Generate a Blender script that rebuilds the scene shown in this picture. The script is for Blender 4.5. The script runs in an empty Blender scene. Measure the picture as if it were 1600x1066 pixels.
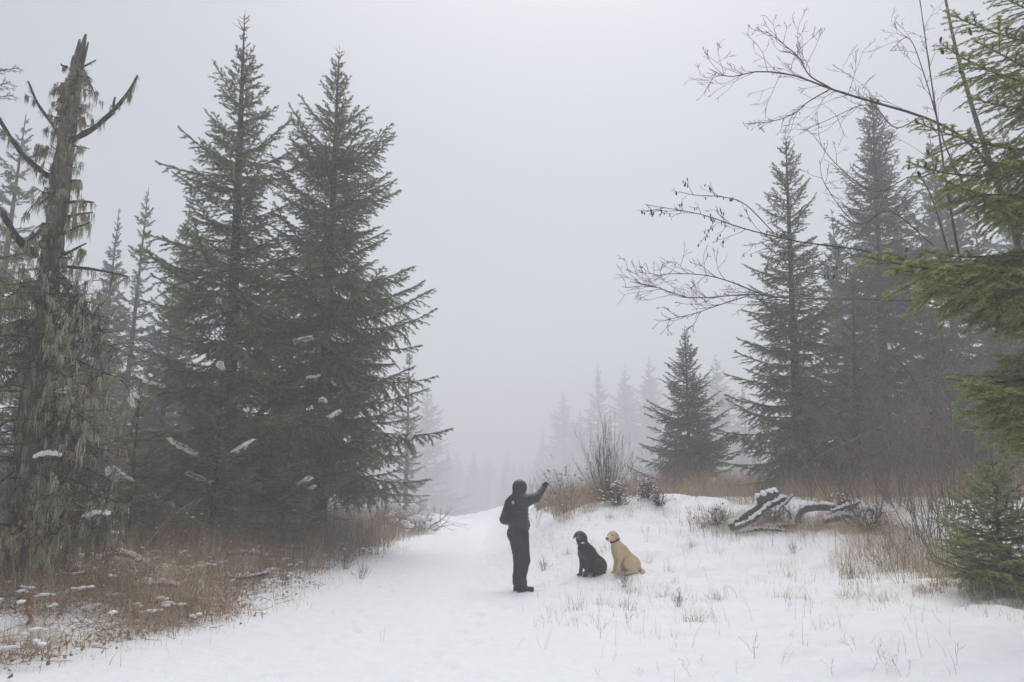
import bpy, math, random
import numpy as np
from mathutils import Vector, Matrix, Euler
from mathutils.bvhtree import BVHTree

random.seed(7)
SC = bpy.context.scene
COL = SC.collection
R = math.radians

# ------------------------------------------------------------------ camera, sky, sun, exposure
CAM_Z, PITCH, LENS = 1.55, R(11.5), 26.0
FPX = 1600.0 * LENS / 36.0
cam_data = bpy.data.cameras.new('camera')
cam_data.lens, cam_data.sensor_width = LENS, 36.0
cam_data.clip_start, cam_data.clip_end = 0.05, 2000.0
cam = bpy.data.objects.new('camera', cam_data)
COL.objects.link(cam)
cam.location = (0, 0, CAM_Z)
cam.rotation_euler = (R(90) + PITCH, 0, 0)
SC.camera = cam

SUN_EL, SUN_AZ = R(67), R(8)          # azimuth measured from +Y towards +X
world = bpy.data.worlds.new('World')
SC.world = world
world.use_nodes = True
wn, wl = world.node_tree.nodes, world.node_tree.links
wn.clear()
sky = wn.new('ShaderNodeTexSky'); sky.sky_type = 'NISHITA'; sky.sun_disc = False
sky.sun_elevation = SUN_EL; sky.sun_rotation = SUN_AZ
sky.air_density, sky.dust_density, sky.ozone_density = 1.0, 4.0, 1.0
hs = wn.new('ShaderNodeHueSaturation'); hs.inputs['Saturation'].default_value = 0.38
bg = wn.new('ShaderNodeBackground'); bg.inputs['Strength'].default_value = 0.12
wo = wn.new('ShaderNodeOutputWorld')
wl.new(sky.outputs[0], hs.inputs['Color']); wl.new(hs.outputs[0], bg.inputs['Color']); wl.new(bg.outputs[0], wo.inputs['Surface'])

sun_d = bpy.data.lights.new('sun', 'SUN'); sun_d.energy = 1.15; sun_d.angle = R(70); sun_d.color = (1.0, 0.97, 0.93)
sun = bpy.data.objects.new('sun', sun_d); COL.objects.link(sun)
sd = Vector((math.sin(SUN_AZ) * math.cos(SUN_EL), math.cos(SUN_AZ) * math.cos(SUN_EL), math.sin(SUN_EL)))
sun.rotation_euler = sd.to_track_quat('Z', 'Y').to_euler()
sun.location = (0, 0, 60)

SC.view_settings.view_transform = 'Standard'
SC.view_settings.look = 'None'
SC.view_settings.exposure = 0.16
SC.view_settings.gamma = 1.0
SC.view_settings.use_curve_mapping = False
SC.render.engine = 'CYCLES'
cy = SC.cycles
cy.use_denoising = True
cy.max_bounces = 8; cy.diffuse_bounces = 4; cy.glossy_bounces = 2; cy.transmission_bounces = 2
cy.volume_bounces = 3; cy.transparent_max_bounces = 4
cy.sample_clamp_indirect = 8.0
SC.render.film_transparent = False

HAZE_DENSITY = 0.0084

# ------------------------------------------------------------------ small helpers
def tag(o, label=None, cat=None, group=None, kind=None):
    if label: o['label'] = label
    if cat: o['category'] = cat
    if group: o['group'] = group
    if kind: o['kind'] = kind
    return o

def empty(name, loc, rz=0.0, label=None, cat=None, group=None):
    o = bpy.data.objects.new(name, None); COL.objects.link(o)
    o.empty_display_size = 0.2
    o.location = loc; o.rotation_euler = (0, 0, rz)
    return tag(o, label, cat, group)

def link_obj(name, mesh, parent=None, loc=None, rot=None, scale=None):
    o = bpy.data.objects.new(name, mesh); COL.objects.link(o)
    if parent is not None: o.parent = parent
    if loc is not None: o.location = loc
    if rot is not None: o.rotation_euler = rot
    if scale is not None: o.scale = (scale, scale, scale) if np.isscalar(scale) else scale
    return o

class MB:
    """collects vertices and faces, then links them as one mesh"""
    def __init__(s): s.v, s.f3, s.f4, s.n = [], [], [], 0
    def add(s, V, tri=None, quad=None, m=0):
        V = np.asarray(V, dtype=np.float32).reshape(-1, 3)
        if tri is not None and len(tri):
            s.f3.append((np.asarray(tri, dtype=np.int32).reshape(-1, 3) + s.n, m))
        if quad is not None and len(quad):
            s.f4.append((np.asarray(quad, dtype=np.int32).reshape(-1, 4) + s.n, m))
        s.v.append(V); s.n += len(V)
    def mesh(s, name, mats, smooth=False):
        V = np.concatenate(s.v) if s.v else np.zeros((0, 3), np.float32)
        me = bpy.data.meshes.new(name)
        t = np.concatenate([a for a, _ in s.f3]) if s.f3 else np.zeros((0, 3), np.int32)
        q = np.concatenate([a for a, _ in s.f4]) if s.f4 else np.zeros((0, 4), np.int32)
        mi = np.concatenate([np.full(len(a), m, np.int32) for a, m in s.f3] + [np.full(len(a), m, np.int32) for a, m in s.f4] + [np.zeros(0, np.int32)])
        me.vertices.add(len(V)); me.vertices.foreach_set('co', V.ravel())
        nl = len(t) * 3 + len(q) * 4
        me.loops.add(nl); me.loops.foreach_set('vertex_index', np.concatenate([t.ravel(), q.ravel()]).astype(np.int32))
        np_ = len(t) + len(q)
        me.polygons.add(np_)
        tot = np.concatenate([np.full(len(t), 3), np.full(len(q), 4)]).astype(np.int32)
        st = np.concatenate([[0], np.cumsum(tot)[:-1]]).astype(np.int32) if np_ else np.zeros(0, np.int32)
        me.polygons.foreach_set('loop_start', st)
        me.polygons.foreach_set('material_index', mi)
        me.polygons.foreach_set('use_smooth', np.full(np_, bool(smooth)))
        for m in (mats if isinstance(mats, (list, tuple)) else [mats]): me.materials.append(m)
        me.update(calc_edges=True); me.validate()
        return me
    def build(s, name, mats, parent=None, smooth=False, loc=None, rot=None):
        return link_obj(name, s.mesh(name, mats, smooth), parent, loc, rot)

def nrm(a): return a / np.maximum(np.linalg.norm(a, axis=-1, keepdims=True), 1e-9)

def frames(T):
    ref = np.where(np.abs(T[:, 2:3]) > 0.92, np.array([[1.0, 0, 0]]), np.array([[0, 0, 1.0]]))
    A = nrm(np.cross(T, ref)); B = np.cross(A, T)
    return A, B

def segs(P0, P1, r0, r1, sides=3):
    """separate little prisms, vectorised"""
    P0, P1 = np.asarray(P0, float), np.asarray(P1, float); n = len(P0)
    r0 = np.broadcast_to(np.asarray(r0, float), (n,)); r1 = np.broadcast_to(np.asarray(r1, float), (n,))
    A, B = frames(nrm(P1 - P0))
    a = np.arange(sides) * 2 * math.pi / sides
    off = A[:, None, :] * np.cos(a)[None, :, None] + B[:, None, :] * np.sin(a)[None, :, None]
    V = np.concatenate([P0[:, None] + off * r0[:, None, None], P1[:, None] + off * r1[:, None, None]], 1)
    i = np.arange(sides); j = (i + 1) % sides
    q = np.stack([i, j, j + sides, i + sides], 1)
    Q = q[None] + (np.arange(n) * 2 * sides)[:, None, None]
    return V.reshape(-1, 3), Q.reshape(-1, 4)

def tube(P, rad, sides=8, cap=True, rough=0.0, rng=None, flat=1.0):
    """one continuous tube along a polyline"""
    P = np.asarray(P, float); n = len(P)
    T = nrm(np.gradient(P, axis=0)); rad = np.broadcast_to(np.asarray(rad, float), (n,))
    A = np.zeros_like(P)
    ref = np.array([1.0, 0, 0]) if abs(T[0, 2]) > 0.9 else np.array([0, 0, 1.0])
    a = np.cross(T[0], ref); a /= np.linalg.norm(a)
    for i in range(n):
        a = a - T[i] * np.dot(a, T[i]); a /= max(np.linalg.norm(a), 1e-9); A[i] = a
    B = np.cross(A, T)
    an = np.arange(sides) * 2 * math.pi / sides
    rr = rad[:, None] * np.ones(sides)[None]
    if rough and rng is not None: rr = rr * (1 + rough * rng.normal(size=(n, sides)))
    V = P[:, None] + A[:, None] * (np.cos(an)[None] * rr)[..., None] + B[:, None] * (np.sin(an)[None] * rr * flat)[..., None]
    i = np.arange(sides); j = (i + 1) % sides
    q = np.stack([i, j, j + sides, i + sides], 1)
    Q = (q[None] + (np.arange(n - 1) * sides)[:, None, None]).reshape(-1, 4)
    V = V.reshape(-1, 3); tri = None
    if cap:
        V = np.concatenate([V, P[:1], P[-1:]]); c0, c1 = n * sides, n * sides + 1
        tri = np.concatenate([np.stack([j, i, np.full(sides, c0)], 1), np.stack([i + (n - 1) * sides, j + (n - 1) * sides, np.full(sides, c1)], 1)])
    return V, tri, Q

def spline(pts, n):
    """Catmull-Rom through points"""
    p = np.asarray(pts, float); p = np.concatenate([2 * p[:1] - p[1:2], p, 2 * p[-1:] - p[-2:-1]])
    m = len(p) - 3; out = []
    for u in np.linspace(0, m - 1e-6, n):
        i = int(u); t = u - i; a, b, c, d = p[i:i + 4]
        out.append(0.5 * ((2 * b) + (-a + c) * t + (2 * a - 5 * b + 4 * c - d) * t * t + (-a + 3 * b - 3 * c + d) * t ** 3))
    return np.array(out)

def vnoise(x, y, seed=0):
    x = np.asarray(x, float); y = np.asarray(y, float)
    xi, yi = np.floor(x).astype(np.int64), np.floor(y).astype(np.int64)
    fx, fy = x - xi, y - yi; fx = fx * fx * (3 - 2 * fx); fy = fy * fy * (3 - 2 * fy)
    def h(i, j):
        k = (i * 374761393 + j * 668265263 + seed * 974634) & 0x7fffffff
        k = ((k ^ (k >> 13)) * 1274126177) & 0x7fffffff
        return ((k ^ (k >> 16)) & 0xffff) / 32767.5 - 1.0
    a = h(xi, yi) * (1 - fx) + h(xi + 1, yi) * fx
    b = h(xi, yi + 1) * (1 - fx) + h(xi + 1, yi + 1) * fx
    return a * (1 - fy) + b * fy

def ss(a, b, x):
    t = np.clip((np.asarray(x, float) - a) / (b - a), 0, 1); return t * t * (3 - 2 * t)

def ray(px, py):
    u, v = (px - 800) / FPX, (533 - py) / FPX
    return np.array([u, math.cos(PITCH) - v * math.sin(PITCH), math.sin(PITCH) + v * math.cos(PITCH)])

def at(px, py, Y):
    """world point that photo pixel (1600 x 1066) shows at distance Y"""
    d = ray(px, py); d = d * (Y / d[1]); return np.array([d[0], Y, CAM_Z + d[2]])

# ------------------------------------------------------------------ ground shape
def track_left(y): return -3.55 - 0.9 * np.clip((9.5 - y) / 3.0, 0, 1) ** 1.3 + 0.15 * np.sin(y * 0.7) + 0.012 * np.maximum(y - 15, 0) - 0.0009 * np.maximum(y - 30, 0) ** 2
def track_right(y): return 0.35 - 0.03 * np.maximum(y - 14, 0) + 0.1 * np.sin(y * 0.9 + 1) - 0.0009 * np.maximum(y - 30, 0) ** 2

def ground(x, y):
    x = np.asarray(x, float); y = np.asarray(y, float)
    xr, xl = track_right(y), track_left(y)
    right = 1.12 * ss(-0.75, 1.9, x - (xr - 0.2) * ss(14, 24, y)) * ss(11.8, 18.2, y) + 0.27 * ss(1.5, 7, x)
    right = right + 0.27 * np.exp(-((x - 3.4) / 1.5) ** 2 - ((y - 18.3) / 1.2) ** 2)
    left = 0.38 * ss(0, 2.6, xl - x)
    off = np.maximum(ss(0, 1.2, x - xr), ss(0, 0.8, xl - x))
    h = right + left
    h = h + off * (0.05 * vnoise(x * 0.9, y * 0.9, 3) + 0.03 * vnoise(x * 2.3, y * 2.3, 5) + 0.028 * vnoise(x * 4.2, y * 4.2, 6) + 0.016 * vnoise(x * 9, y * 9, 7))
    lo = ss(0.0, 1.6, xl - x) * (0.09 * vnoise(x * 1.7, y * 1.7, 8) + 0.05 * vnoise(x * 4.3, y * 4.3, 9))
    h = h + lo + 0.010 * vnoise(x * 1.1, y * 0.8, 11) + 0.006 * vnoise(x * 3.1, y * 2.6, 12)
    h = h - 0.045 * 7.0 * np.log1p(np.exp(np.clip((y - 48.0) / 7.0, -30, 40)))      # the track tips downhill into the fog
    # two very shallow wheel tracks under the snow
    mid = (xl + xr) / 2
    for k in (-0.8, 0.8): h = h - 0.012 * np.exp(-((x - mid - k) / 0.22) ** 2) * (1 - off)
    return h

_pr = np.random.default_rng(55); PRINTS = []
def _trail(x0, y0, x1, y1, n, gait, sz):
    for i in range(n):
        t = (i + .5) / n; a = math.atan2(y1 - y0, x1 - x0); sd = (1 if i % 2 else -1) * gait
        PRINTS.append((x0 + (x1 - x0) * t - math.sin(a) * sd + _pr.normal(0, .04), y0 + (y1 - y0) * t + math.cos(a) * sd + _pr.normal(0, .05), a + _pr.normal(0, .15), sz * _pr.uniform(.85, 1.15)))
_trail(-.9, 5.6, -.1, 12.0, 11, .11, 1.0); _trail(-1.9, 5.8, -2.3, 24, 30, .11, .9); _trail(-1.3, 30, -.2, 12.4, 26, .10, .9); _trail(.1, 12.2, .9, 13.0, 3, .1, 1.0)
_trail(-.6, 6.0, 1.2, 12.9, 26, .09, .42); _trail(1.0, 12.6, 2.2, 12.3, 14, .1, .42); _trail(1.4, 13.2, -.4, 17.0, 18, .1, .42); _trail(.3, 11.2, 1.7, 12.4, 12, .12, .42); _trail(2.0, 7.2, 1.6, 11.8, 18, .09, .42)
def prints(x, y):
    h = np.zeros(np.shape(x))
    for (px_, py_, a, s) in PRINTS:
        m = (np.abs(x - px_) < .5) & (np.abs(y - py_) < .5)
        if not m.any(): continue
        dx, dy = x[m] - px_, y[m] - py_; u = (dx * math.cos(a) + dy * math.sin(a)) / (.15 * s); v = (-dx * math.sin(a) + dy * math.cos(a)) / (.062 * s)
        r = np.sqrt(u * u + v * v); h[m] += s ** .7 * (-.050 * np.exp(-r ** 4) + .014 * np.exp(-((r - 1.35) / .3) ** 2))
    return h

def gz(x, y): return float(ground(x, y))

def on_ground(px, py):
    d = ray(px, py); d = d / d[1]
    Y = np.linspace(4, 120, 4000); P = d[None] * Y[:, None]
    hit = np.nonzero(CAM_Z + P[:, 2] <= ground(P[:, 0], P[:, 1]))[0]
    k = hit[0] if len(hit) else -1
    return np.array([P[k, 0], P[k, 1], gz(P[k, 0], P[k, 1])])

# ------------------------------------------------------------------ materials
def new_mat(name):
    m = bpy.data.materials.new(name); m.use_nodes = True
    nt = m.node_tree; return m, nt, nt.nodes['Principled BSDF']

def mat(name, col, rough=0.8, col2=None, scale=8.0, detail=4.0, var=0.0, bump=0.0, bscale=None, spec=0.3, lo=0.35, hi=0.65, stretch=None, coord='Object', transl=None):
    m, nt, b = new_mat(name); N, L = nt.nodes, nt.links
    b.inputs['Roughness'].default_value = rough
    b.inputs['Specular IOR Level'].default_value = spec
    b.inputs['Base Color'].default_value = (*col, 1)
    tc = N.new('ShaderNodeTexCoord'); src = tc.outputs[coord]
    if stretch:
        mp = N.new('ShaderNodeMapping'); mp.inputs['Scale'].default_value = stretch; L.new(src, mp.inputs[0]); src = mp.outputs[0]
    cur = None
    if col2:
        no = N.new('ShaderNodeTexNoise'); no.inputs['Scale'].default_value = scale; no.inputs['Detail'].default_value = detail
        L.new(src, no.inputs['Vector'])
        cr = N.new('ShaderNodeMapRange'); cr.inputs['From Min'].default_value = lo; cr.inputs['From Max'].default_value = hi
        L.new(no.outputs['Fac'], cr.inputs['Value'])
        mx = N.new('ShaderNodeMix'); mx.data_type = 'RGBA'
        mx.inputs['A'].default_value = (*col, 1); mx.inputs['B'].default_value = (*col2, 1)
        L.new(cr.outputs[0], mx.inputs['Factor']); cur = mx.outputs['Result']
    if var:
        oi = N.new('ShaderNodeObjectInfo')
        mr = N.new('ShaderNodeMapRange'); mr.inputs['To Min'].default_value = 1 - var; mr.inputs['To Max'].default_value = 1 + var
        L.new(oi.outputs['Random'], mr.inputs['Value'])
        hv = N.new('ShaderNodeHueSaturation'); L.new(mr.outputs[0], hv.inputs['Value'])
        if cur: L.new(cur, hv.inputs['Color'])
        else: hv.inputs['Color'].default_value = (*col, 1)
        cur = hv.outputs[0]
    if cur: L.new(cur, b.inputs['Base Color'])
    if bump:
        nb = N.new('ShaderNodeTexNoise'); nb.inputs['Scale'].default_value = bscale or scale; nb.inputs['Detail'].default_value = 5
        L.new(src, nb.inputs['Vector'])
        bp = N.new('ShaderNodeBump'); bp.inputs['Strength'].default_value = 1.0; bp.inputs['Distance'].default_value = bump
        L.new(nb.outputs['Fac'], bp.inputs['Height']); L.new(bp.outputs[0], b.inputs['Normal'])
    return m

def snow_material():
    m, nt, b = new_mat('snow'); N, L = nt.nodes, nt.links
    b.inputs['Roughness'].default_value = 0.65; b.inputs['Specular IOR Level'].default_value = 0.25
    tc = N.new('ShaderNodeTexCoord')
    n1 = N.new('ShaderNodeTexNoise'); n1.inputs['Scale'].default_value = 5.0; n1.inputs['Detail'].default_value = 6; L.new(tc.outputs['Object'], n1.inputs['Vector'])
    n2 = N.new('ShaderNodeTexNoise'); n2.inputs['Scale'].default_value = 45.0; n2.inputs['Detail'].default_value = 4; L.new(tc.outputs['Object'], n2.inputs['Vector'])
    mx = N.new('ShaderNodeMix'); mx.data_type = 'RGBA'
    mx.inputs['A'].default_value = (0.80, 0.82, 0.86, 1); mx.inputs['B'].default_value = (0.88, 0.89, 0.91, 1)
    L.new(n1.outputs['Fac'], mx.inputs['Factor']); L.new(mx.outputs['Result'], b.inputs['Base Color'])
    b1 = N.new('ShaderNodeBump'); b1.inputs['Distance'].default_value = 0.05; b1.inputs['Strength'].default_value = 1.0
    b2 = N.new('ShaderNodeBump'); b2.inputs['Distance'].default_value = 0.006; b2.inputs['Strength'].default_value = 0.7
    L.new(n1.outputs['Fac'], b1.inputs['Height']); L.new(n2.outputs['Fac'], b2.inputs['Height'])
    L.new(b1.outputs[0], b2.inputs['Normal']); L.new(b2.outputs[0], b.inputs['Normal'])
    return m

def needle_material(name, c1, c2, tip):
    """c1/c2: clumps of darker and lighter green; tip: young growth (point attribute 'tip')"""
    m, nt, b = new_mat(name); N, L = nt.nodes, nt.links
    b.inputs['Roughness'].default_value = 0.55; b.inputs['Specular IOR Level'].default_value = 0.35
    oi = N.new('ShaderNodeObjectInfo')
    mx = N.new('ShaderNodeMix'); mx.data_type = 'RGBA'
    mx.inputs['A'].default_value = (*c1, 1); mx.inputs['B'].default_value = (*c2, 1)
    L.new(oi.outputs['Random'], mx.inputs['Factor'])
    at_ = N.new('ShaderNodeAttribute'); at_.attribute_name = 'tip'
    m2 = N.new('ShaderNodeMix'); m2.data_type = 'RGBA'; m2.inputs['B'].default_value = (*tip, 1)  # new-growth green with some light on the bough ends painted in
    L.new(mx.outputs['Result'], m2.inputs['A']); L.new(at_.outputs['Fac'], m2.inputs['Factor'])
    L.new(m2.outputs['Result'], b.inputs['Base Color'])
    tr = N.new('ShaderNodeBsdfTranslucent'); L.new(m2.outputs['Result'], tr.inputs['Color'])
    ms = N.new('ShaderNodeMixShader'); ms.inputs['Fac'].default_value = 0.25
    out = [n for n in N if n.type == 'OUTPUT_MATERIAL'][0]
    L.new(b.outputs[0], ms.inputs[1]); L.new(tr.outputs[0], ms.inputs[2]); L.new(ms.outputs[0], out.inputs['Surface'])
    return m

M = {}
M['snow'] = snow_material()
M['needle'] = needle_material('fir_needle', (0.055, 0.090, 0.026), (0.092, 0.132, 0.040), (0.240, 0.295, 0.100))
M['needle_blue'] = needle_material('blue_green_needle', (0.056, 0.086, 0.046), (0.090, 0.124, 0.066), (0.200, 0.245, 0.140))
M['needle_fresh'] = needle_material('fresh_needle', (0.135, 0.175, 0.034), (0.185, 0.228, 0.050), (0.400, 0.450, 0.145))
M['needle_young'] = needle_material('young_needle', (0.070, 0.105, 0.032), (0.100, 0.140, 0.044), (0.280, 0.330, 0.130))
M['bark'] = mat('bark', (0.034, 0.029, 0.024), 0.95, (0.062, 0.054, 0.046), 14, bump=0.02, bscale=20, stretch=(1, 1, 0.25))
M['twig_bark'] = mat('twig_bark', (0.050, 0.038, 0.028), 0.9)
M['snag'] = mat('snag_bark', (0.058, 0.046, 0.038), 0.95, (0.180, 0.165, 0.130), 9, bump=0.03, bscale=24, stretch=(1, 1, 0.3))
M['snag_limb'] = mat('dead_limb', (0.040, 0.030, 0.026), 0.95, (0.075, 0.065, 0.052), 18)
M['lichen'] = mat('lichen', (0.240, 0.230, 0.150), 0.95, (0.500, 0.490, 0.350), 3.0, var=0.0, lo=0.42, hi=0.7)
M['lichen_brown'] = mat('brown_lichen', (0.200, 0.165, 0.105), 0.95, (0.380, 0.325, 0.220), 4.0)
M['alder'] = mat('alder_bark', (0.060, 0.040, 0.037), 0.85, (0.115, 0.086, 0.078), 6)
M['alder_pale'] = mat('pale_alder_bark', (0.110, 0.095, 0.085), 0.85, (0.200, 0.180, 0.165), 5)
M['twig_red'] = mat('red_brown_twig', (0.175, 0.122, 0.096), 0.9, var=0.35)
M['twig_warm'] = mat('warm_twig', (0.200, 0.122, 0.092), 0.9, var=0.35)
M['twig_dark'] = mat('dark_twig', (0.038, 0.030, 0.026), 0.9, var=0.25)
M['bracken'] = mat('dead_bracken', (0.300, 0.208, 0.125), 0.95, (0.580, 0.440, 0.285), 1.6)
M['straw'] = mat('straw_grass', (0.360, 0.270, 0.165), 0.9, (0.540, 0.425, 0.275), 1.2)
M['moss_grass'] = mat('mossy_grass', (0.230, 0.185, 0.075), 0.95, (0.420, 0.300, 0.150), 1.5)
M['leaf'] = mat('dead_leaf', (0.280, 0.165, 0.085), 0.8, var=0.35)
M['wood'] = mat('weathered_wood', (0.060, 0.050, 0.042), 0.95, (0.120, 0.105, 0.090), 7, bump=0.02, bscale=22)
M['moss'] = mat('log_moss', (0.075, 0.060, 0.034), 0.95, (0.045, 0.050, 0.022), 6, bump=0.02, bscale=30)
M['cut_wood'] = mat('cut_wood', (0.200, 0.170, 0.140), 0.9, (0.130, 0.105, 0.085), 12)
M['jacket'] = mat('black_nylon', (0.014, 0.014, 0.017), 0.40, spec=0.5, bump=0.006, bscale=26)
M['trousers'] = mat('charcoal_trousers', (0.028, 0.027, 0.030), 0.85, (0.038, 0.037, 0.041), 10, bump=0.012, bscale=9)
M['boot'] = mat('boot_leather', (0.022, 0.019, 0.018), 0.6, bump=0.004, bscale=40)
M['boot_snow'] = M['snow']
M['skin'] = mat('skin', (0.45, 0.28, 0.21), 0.6)
M['glove'] = mat('black_glove', (0.014, 0.014, 0.015), 0.8)
M['white_print'] = mat('white_print', (0.75, 0.75, 0.76), 0.6)
M['black_fur'] = mat('black_fur', (0.009, 0.008, 0.009), 0.45, (0.014, 0.013, 0.014), 25, bump=0.003, bscale=110, spec=0.4)
M['dark_nose'] = mat('dog_nose', (0.015, 0.013, 0.013), 0.35, spec=0.5)
M['eye'] = mat('dog_eye', (0.012, 0.009, 0.007), 0.15, spec=0.6)
M['collar'] = mat('brown_collar', (0.090, 0.025, 0.016), 0.7)
M['dark_collar'] = mat('dark_collar', (0.030, 0.030, 0.032), 0.7)
M['tag_white'] = mat('pale_tag', (0.70, 0.71, 0.72), 0.5)
M['cone'] = mat('fir_cone', (0.110, 0.045, 0.026), 0.8, var=0.3)

# ------------------------------------------------------------------ ground, in two sheets that share their border
def axis(*runs):
    out = []
    for a, b, st in runs: out.append(np.arange(a, b, st))
    return np.concatenate(out + [[runs[-1][1]]])
gx = axis((-220, -60, 20), (-60, -14, 2.0), (-14, -6, .2), (-6, -4.5, .09), (-4.5, 4.5, .055), (4.5, 12, .11), (12, 30, 1.0), (30, 60, 3.0), (60, 220, 20))
gy = axis((-60, -4, 8), (-4, 5, .75), (5, 13.6, .05), (13.6, 24, .13), (24, 45, .4), (45, 90, 2.0), (90, 300, 14))
GX, GY = np.meshgrid(gx, gy)
GZ = ground(GX, GY) + prints(GX, GY)
GV = np.stack([GX, GY, GZ], -1).reshape(-1, 3)
nx, ny = len(gx), len(gy)
ii, jj = np.meshgrid(np.arange(nx - 1), np.arange(ny - 1))
q = (jj * nx + ii).ravel(); quads = np.stack([q, q + 1, q + 1 + nx, q + nx], 1)
cxm = ((GX[:-1, :-1] + GX[:-1, 1:]) / 2).ravel(); cym = ((GY[:-1, :-1] + GY[1:, :-1]) / 2).ravel()
on_track = (cxm > track_left(cym)) & (cxm < track_right(cym)) & (cym > -20) & (cym < 120)
for nm, sel in (('snow_track', on_track), ('snow_ground', ~on_track)):
    mb = MB(); qs = quads[sel]; used, inv = np.unique(qs, return_inverse=True)
    mb.add(GV[used], quad=inv.reshape(-1, 4))
    tag(mb.build(nm, M['snow'], smooth=True), kind='structure',
        label='smooth snow covered forest track running into the fog' if nm == 'snow_track' else 'snow covered ground and bank beside the track')

# ------------------------------------------------------------------ conifers
def needle_set(P0, P1, tipv, rng, st, k, nl, nw):
    """needles along segments: k slim triangles every st metres"""
    D = P1 - P0; ln = np.linalg.norm(D, axis=1); n = np.maximum(1, np.round(ln / st).astype(int))
    idx = np.repeat(np.arange(len(P0)), n * k)
    u = rng.random(len(idx))
    T = nrm(D)[idx]; A, B = frames(T)
    B = np.where(B[:, 2:3] < 0, -B, B)
    ph = rng.uniform(-0.5, math.pi + 0.5, len(idx))
    ph = np.where(rng.random(len(idx)) < 0.55, np.where(rng.random(len(idx)) < .5, rng.normal(0.15, .3, len(idx)), math.pi - rng.normal(.15, .3, len(idx))), ph)
    side = A * np.cos(ph)[:, None] + B * np.sin(ph)[:, None]
    d = nrm(T * rng.uniform(0.45, 1.0, len(idx))[:, None] + side)
    p = P0[idx] + D[idx] * u[:, None]
    L = nl * rng.uniform(0.7, 1.15, len(idx))
    w = nrm(np.cross(d, rng.normal(size=(len(idx), 3)))) * nw * 0.5
    V = np.stack([p - w, p + w, p + d * L[:, None]], 1)
    tv = np.repeat(tipv[idx], 3)
    return V.reshape(-1, 3), np.arange(len(idx) * 3).reshape(-1, 3), tv

def branch_arrays(L, seed, st, k, nl, nw, sec_sp=0.09, ter_sp=0.07, c1=-0.1, c2=0.18, hang=0.35, fan=0.42, stems=True):
    rng = np.random.default_rng(seed)
    n = 12; t = np.linspace(0, 1, n + 1)
    wob = rng.normal(0, 0.03 * L, 3)
    ax = np.stack([L * t, wob[0] * np.sin(t * 3) + wob[1] * t * t, L * (c1 * t + c2 * t * t) + wob[2] * .4 * np.sin(t * 5)], 1)
    S0, S1, TV, ST0, ST1, SR = [], [], [], [], [], []
    for i in range(n):
        ST0.append(ax[i]); ST1.append(ax[i + 1]); SR.append((0.006 + 0.010 * L) * (1 - t[i] * .85))
        if t[i] > 0.35: S0.append(ax[i]); S1.append(ax[i + 1]); TV.append(max(0, t[i] - .6))
    d = max(0.06, 0.06 * L); side = 1
    while d < L * 0.985:
        tt = d / L; f = tt * n; i = min(int(f), n - 1); p = ax[i] + (ax[i + 1] - ax[i]) * (f - i)
        T = nrm(ax[i + 1] - ax[i])
        lat = nrm(np.array([-T[1], T[0], 0]))
        l = fan * L * (1 - tt) ** 0.7 * min(1.0, tt / 0.22 + 0.3) * rng.uniform(0.55, 1.2)
        l = min(max(l, 0.07 + 0.02 * L), 1.15)
        ang = R(rng.uniform(42, 62)) * (1 - 0.3 * tt)
        dirv = T * math.cos(ang) + lat * side * math.sin(ang) + np.array([0, 0, rng.normal(-0.03, 0.12)])
        m = 4 if l > .25 else 2
        pts = [p]
        dd = nrm(dirv)
        for s in range(m):
            dd = nrm(dd + np.array([0, 0, -hang * l * rng.uniform(.4, 1.2) / m * 1.6]) + rng.normal(0, 0.05, 3))
            pts.append(pts[-1] + dd * l / m)
        pts = np.array(pts)
        tip0 = rng.uniform(0, .5) * (.35 + tt)
        for s in range(m):
            S0.append(pts[s]); S1.append(pts[s + 1]); TV.append(tip0 + (0.45 if s == m - 1 else 0))
            ST0.append(pts[s]); ST1.append(pts[s + 1]); SR.append(0.0055 * (1 - .7 * s / m) * min(1.2, .5 + l))
        e = 0.05; sd = 1
        while e < l * 0.93:
            g = e / l * m; a = min(int(g), m - 1); b = pts[a] + (pts[a + 1] - pts[a]) * (g - a)
            tz = nrm(pts[a + 1] - pts[a]); la = nrm(np.cross(np.array([0, 0, 1.0]), tz))
            l2 = min(max(.5 * l * (1 - e / l) ** .8 * rng.uniform(.5, 1.2), .045), .30)
            an = R(rng.uniform(38, 60))
            d2 = nrm(tz * math.cos(an) + la * sd * math.sin(an) + np.array([0, 0, rng.normal(-.08 - hang * .25, .16)]))
            mid = b + d2 * l2 * .55; d3 = nrm(d2 + tz * .25 + np.array([0, 0, -hang * .4 * l2 / .15 * .5]))
            S0.append(b); S1.append(mid); TV.append(tip0 * .8)
            S0.append(mid); S1.append(mid + d3 * l2 * .45); TV.append(tip0 + .4)
            e += ter_sp * rng.uniform(.7, 1.3); sd = -sd
        d += sec_sp * rng.uniform(.6, 1.4) * .62; side = -side
    S0, S1, TV = np.array(S0), np.array(S1), np.clip(np.array(TV), 0, 1)
    V, T_, tv = needle_set(S0, S1, TV, rng, st, k, nl, nw)
    out = [(V, T_, tv)]
    sv = segs(np.array(ST0), np.array(ST1), np.array(SR), np.array(SR) * .75) if stems else None
    return V, T_, tv, sv, ax

def set_tip(me, tv):
    a = me.attributes.new('tip', 'FLOAT', 'POINT')
    full = np.zeros(len(me.vertices), np.float32); full[:len(tv)] = tv
    a.data.foreach_set('value', full)

def branch_mesh(L, seed, nmat, **kw):
    V, T_, tv, sv, ax = branch_arrays(L, seed, **kw)
    mb = MB(); mb.add(V, tri=T_, m=0)
    if sv: mb.add(sv[0], quad=sv[1], m=1)
    me = mb.mesh('branch', [nmat, M['twig_bark']]); set_tip(me, tv)
    return me, ax

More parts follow.
